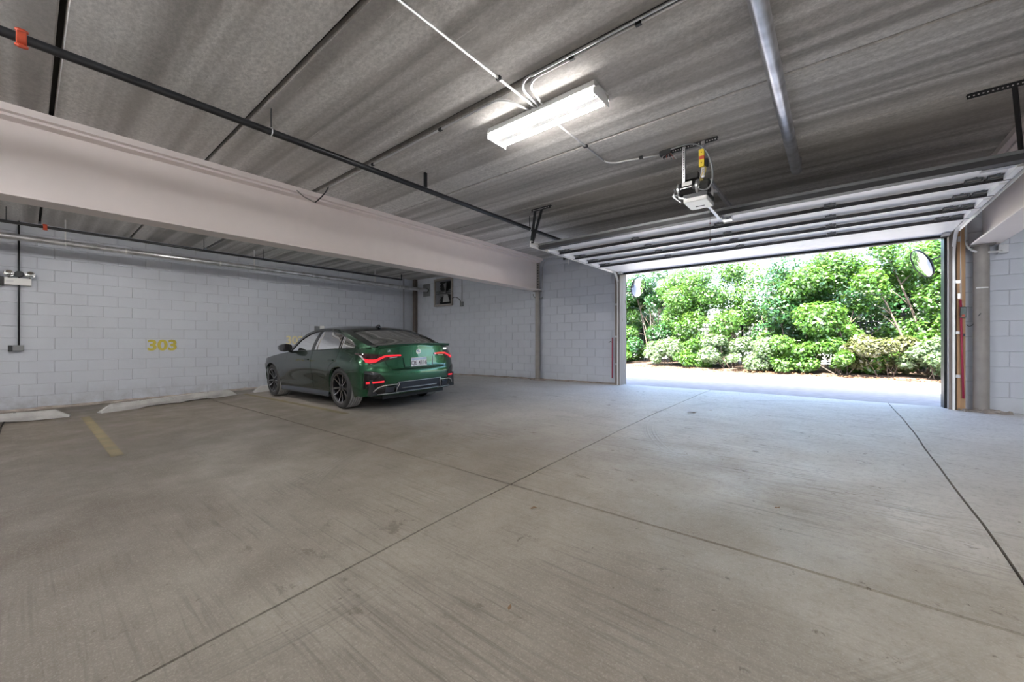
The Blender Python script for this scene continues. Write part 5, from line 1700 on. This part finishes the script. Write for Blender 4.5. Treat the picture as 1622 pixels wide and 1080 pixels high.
# foliage -------------------------------------------------------
rng = np.random.default_rng(3)
def leaves_mesh(clumps, n, size, mat, name, parent, origin):
    """clumps: list of (cx, cy, cz, rx, ry, rz); n leaves spread over the clump shells"""
    C = np.array(clumps); w = (C[:, 3] * C[:, 4] + C[:, 3] * C[:, 5]); w = w / w.sum()
    idx = rng.choice(len(C), n, p=w)
    d = rng.normal(size=(n, 3)); d /= np.linalg.norm(d, axis=1)[:, None]
    rad = rng.uniform(.35, 1.0, n) ** .6
    P = C[idx, :3] + d * C[idx, 3:] * rad[:, None]
    P[:, 2] = np.maximum(P[:, 2], .12)
    # leaf frame: blade tends to face up and outwards
    nrm = d * .6 + rng.normal(size=(n, 3)) * .5 + np.array([0, -.1, .75]); nrm /= np.linalg.norm(nrm, axis=1)[:, None]
    a = rng.normal(size=(n, 3)); a -= nrm * (a * nrm).sum(1)[:, None]; a /= np.linalg.norm(a, axis=1)[:, None]
    b = np.cross(nrm, a)
    s = size * rng.uniform(.6, 1.3, n)[:, None]
    V = np.empty((n, 4, 3))
    V[:, 0] = P - a * s; V[:, 1] = P + b * s * .55 + nrm * s * .12
    V[:, 2] = P + a * s; V[:, 3] = P - b * s * .55 + nrm * s * .12
    V = V.reshape(-1, 3) - np.array(origin)
    me = bpy.data.meshes.new(name)
    me.vertices.add(4 * n); me.vertices.foreach_set('co', V.ravel().astype('f'))
    me.loops.add(4 * n); me.loops.foreach_set('vertex_index', np.arange(4 * n, dtype='i'))
    me.polygons.add(n); me.polygons.foreach_set('loop_start', np.arange(0, 4 * n, 4, dtype='i'))
    me.materials.append(mat); me.update(); me.validate()
    o = bpy.data.objects.new(name, me); col.objects.link(o); o.parent = parent
    o['kind'] = 'stuff'
    return o

def shrub(name, x, y, rx, rz, n, mat, size, label, stems=6, z0=.1, tall=False, nc=9, cat='shrub', group=None, lean=0.0):
    e = empty(name, (x, y, z0)); tag(e, label, cat, group)
    clumps = []
    n = int(n * (4.6 if tall else 3.0)); nc = int(nc * 1.8)
    for i in range(nc):
        a = random.uniform(0, 2 * PI); q = random.uniform(.1, 1.15)
        if tall: cz = z0 + rz * random.uniform(.10, 1.0)
        else: cz = z0 + rz * random.uniform(.2, .85)
        rr_ = rx * random.uniform(.22, .5)
        clumps.append((x + lean * (cz - z0) + rx * q * math.cos(a), y + rx * .7 * q * math.sin(a), cz, rr_, rr_, rr_ * random.uniform(.7, 1.0)))
    for i in range(stems):
        c = clumps[i % len(clumps)]
        bx = x + random.uniform(-.12, .12) * (1 + stems * .1); by = y + random.uniform(-.12, .12)
        r0 = random.uniform(.022, .05) if tall else random.uniform(.008, .018)
        mid = Vector((bx + (c[0] - bx) * .35 + random.uniform(-.1, .1), by + (c[1] - by) * .35, z0 + (c[2] - z0) * .5))
        pts = bez([(bx, by, z0 - .05), mid, (c[0], c[1], c[2] + c[5] * .6)], 6)
        tw = MB().tube(pts, [r0 * (1 - .75 * k / 6) for k in range(7)], 6)
        for t in range(4):
            p = pts[random.randint(2, 5)]
            q = p + Vector((random.uniform(-.5, .5), random.uniform(-.4, .2), random.uniform(.2, .6))) * (.9 if tall else .4)
            tw.tube([p, (p + q) / 2 + Vector((0, 0, .03)), q], [r0 * .4, r0 * .3, r0 * .12], 5)
        part(tw, 'stem', M['bark'], e, smooth=True)
    leaves_mesh(clumps, n, size, mat, 'foliage', e, (x, y, z0))
    return e

# tall multi-stemmed trees over the fence line; (x, kind)
TREES = [(-9.6, 'leaf_b', 'at the left edge of the opening', 5200), (-7.9, 'leaf_a', 'second from the left jamb', 5200), (-6.1, 'leaf_b', 'over the dark gap left of centre', 5000),
         (-4.4, 'leaf_a', 'left of the pale gap', 3400), (-2.9, 'leaf_a', 'in the middle of the pale gap', 2300), (-1.3, 'leaf_b', 'right of the pale gap', 2600),
         (.3, 'leaf_a', 'behind the visible fence pickets', 4200), (1.9, 'leaf_a', 'by the right convex mirror', 4200), (3.4, 'leaf_b', 'at the right edge of the opening', 3800)]
for i, (x, mt, where, n) in enumerate(TREES):
    y = bedY(x) + 1.7 + random.uniform(-.3, .5)
    shrub('hedge_tree', x, y, 1.25, 3.6, n, M[mt], .055, ('deep green' if mt == 'leaf_b' else 'fresh green') + ' multi-stemmed tree ' + where, stems=7, tall=True, nc=16, cat='tree')
LOW = [(-8.7, 'leaf_c', 'nearest the left jamb', .8), (-7.5, 'leaf_a', 'left of the dark tree trunks', .7), (-5.0, 'leaf_c', 'with pale leaves right of the trunks', .95), (-3.9, 'leaf_a', 'spilling onto the drive left of centre', 1.0),
       (-2.8, 'leaf_c', 'in the middle of the bed', 1.15), (-1.8, 'leaf_c', 'just right of the middle of the bed', 1.05), (-.9, 'leaf_a', 'in front of the fence, left of the bare stems', 1.0), (0.1, 'leaf_a', 'below the visible fence pickets', .9),
       (1.0, 'leaf_d', 'with bronze leaves near the right edge', 1.0), (1.9, 'leaf_c', 'with pale leaves at the right edge', 1.0), (2.9, 'leaf_b', 'half hidden by the right jamb', 1.1)]
for i, (x, mt, where, h) in enumerate(LOW):
    y = bedY(x) + .65 + random.uniform(-.1, .2)
    tone = {'leaf_a': 'fresh green', 'leaf_b': 'deep green', 'leaf_c': 'grey-green', 'leaf_d': 'bronze-green'}[mt]
    shrub('low_shrub', x, y, .72, h, 2300, M[mt], .05, 'low ' + tone + ' shrub ' + where, stems=7, nc=9)
# background thicket behind the fence
for i, (x, where) in enumerate(((-12.5, 'far left'), (-10.0, 'left'), (-7.0, 'left of centre'), (-1.2, 'right of centre'), (1.8, 'right'), (4.6, 'far right'))):
    shrub('background_tree', x, bedY(min(x, 6)) + 5.2, 2.0, 4.4 if i in (0, 1, 2, 5) else 3.6, 4200, M['leaf_b' if i % 2 == 0 else 'leaf_a'], .075, 'larger leafy tree beyond the fence, ' + where + ' in the opening', stems=4, tall=True, nc=14, cat='tree')
# fallen leaves at the bed edge
N = 900
mbx = [( -2.0, 13.9, .06, 6.5, .45, .05)]
P = []
lf = MB()
for i in range(700):
    x = random.uniform(-9, 4); y = bedY(x) + random.gauss(.12, .16); s = random.uniform(.02, .045); a = random.uniform(0, 6)
    z = .03 + random.uniform(0, .05)
    lf.add([(x - s * math.cos(a), y - s * math.sin(a), z), (x + s * .5 * math.sin(a), y - s * .5 * math.cos(a), z + .012), (x + s * math.cos(a), y + s * math.sin(a), z + .01), (x - s * .5 * math.sin(a), y + s * .5 * math.cos(a), z + .02)], [(0, 1, 2, 3)])
tag(lf.build('leaf_litter', M['dry']), 'brown fallen leaves along the edge of the planting bed', 'leaves', kind='stuff')
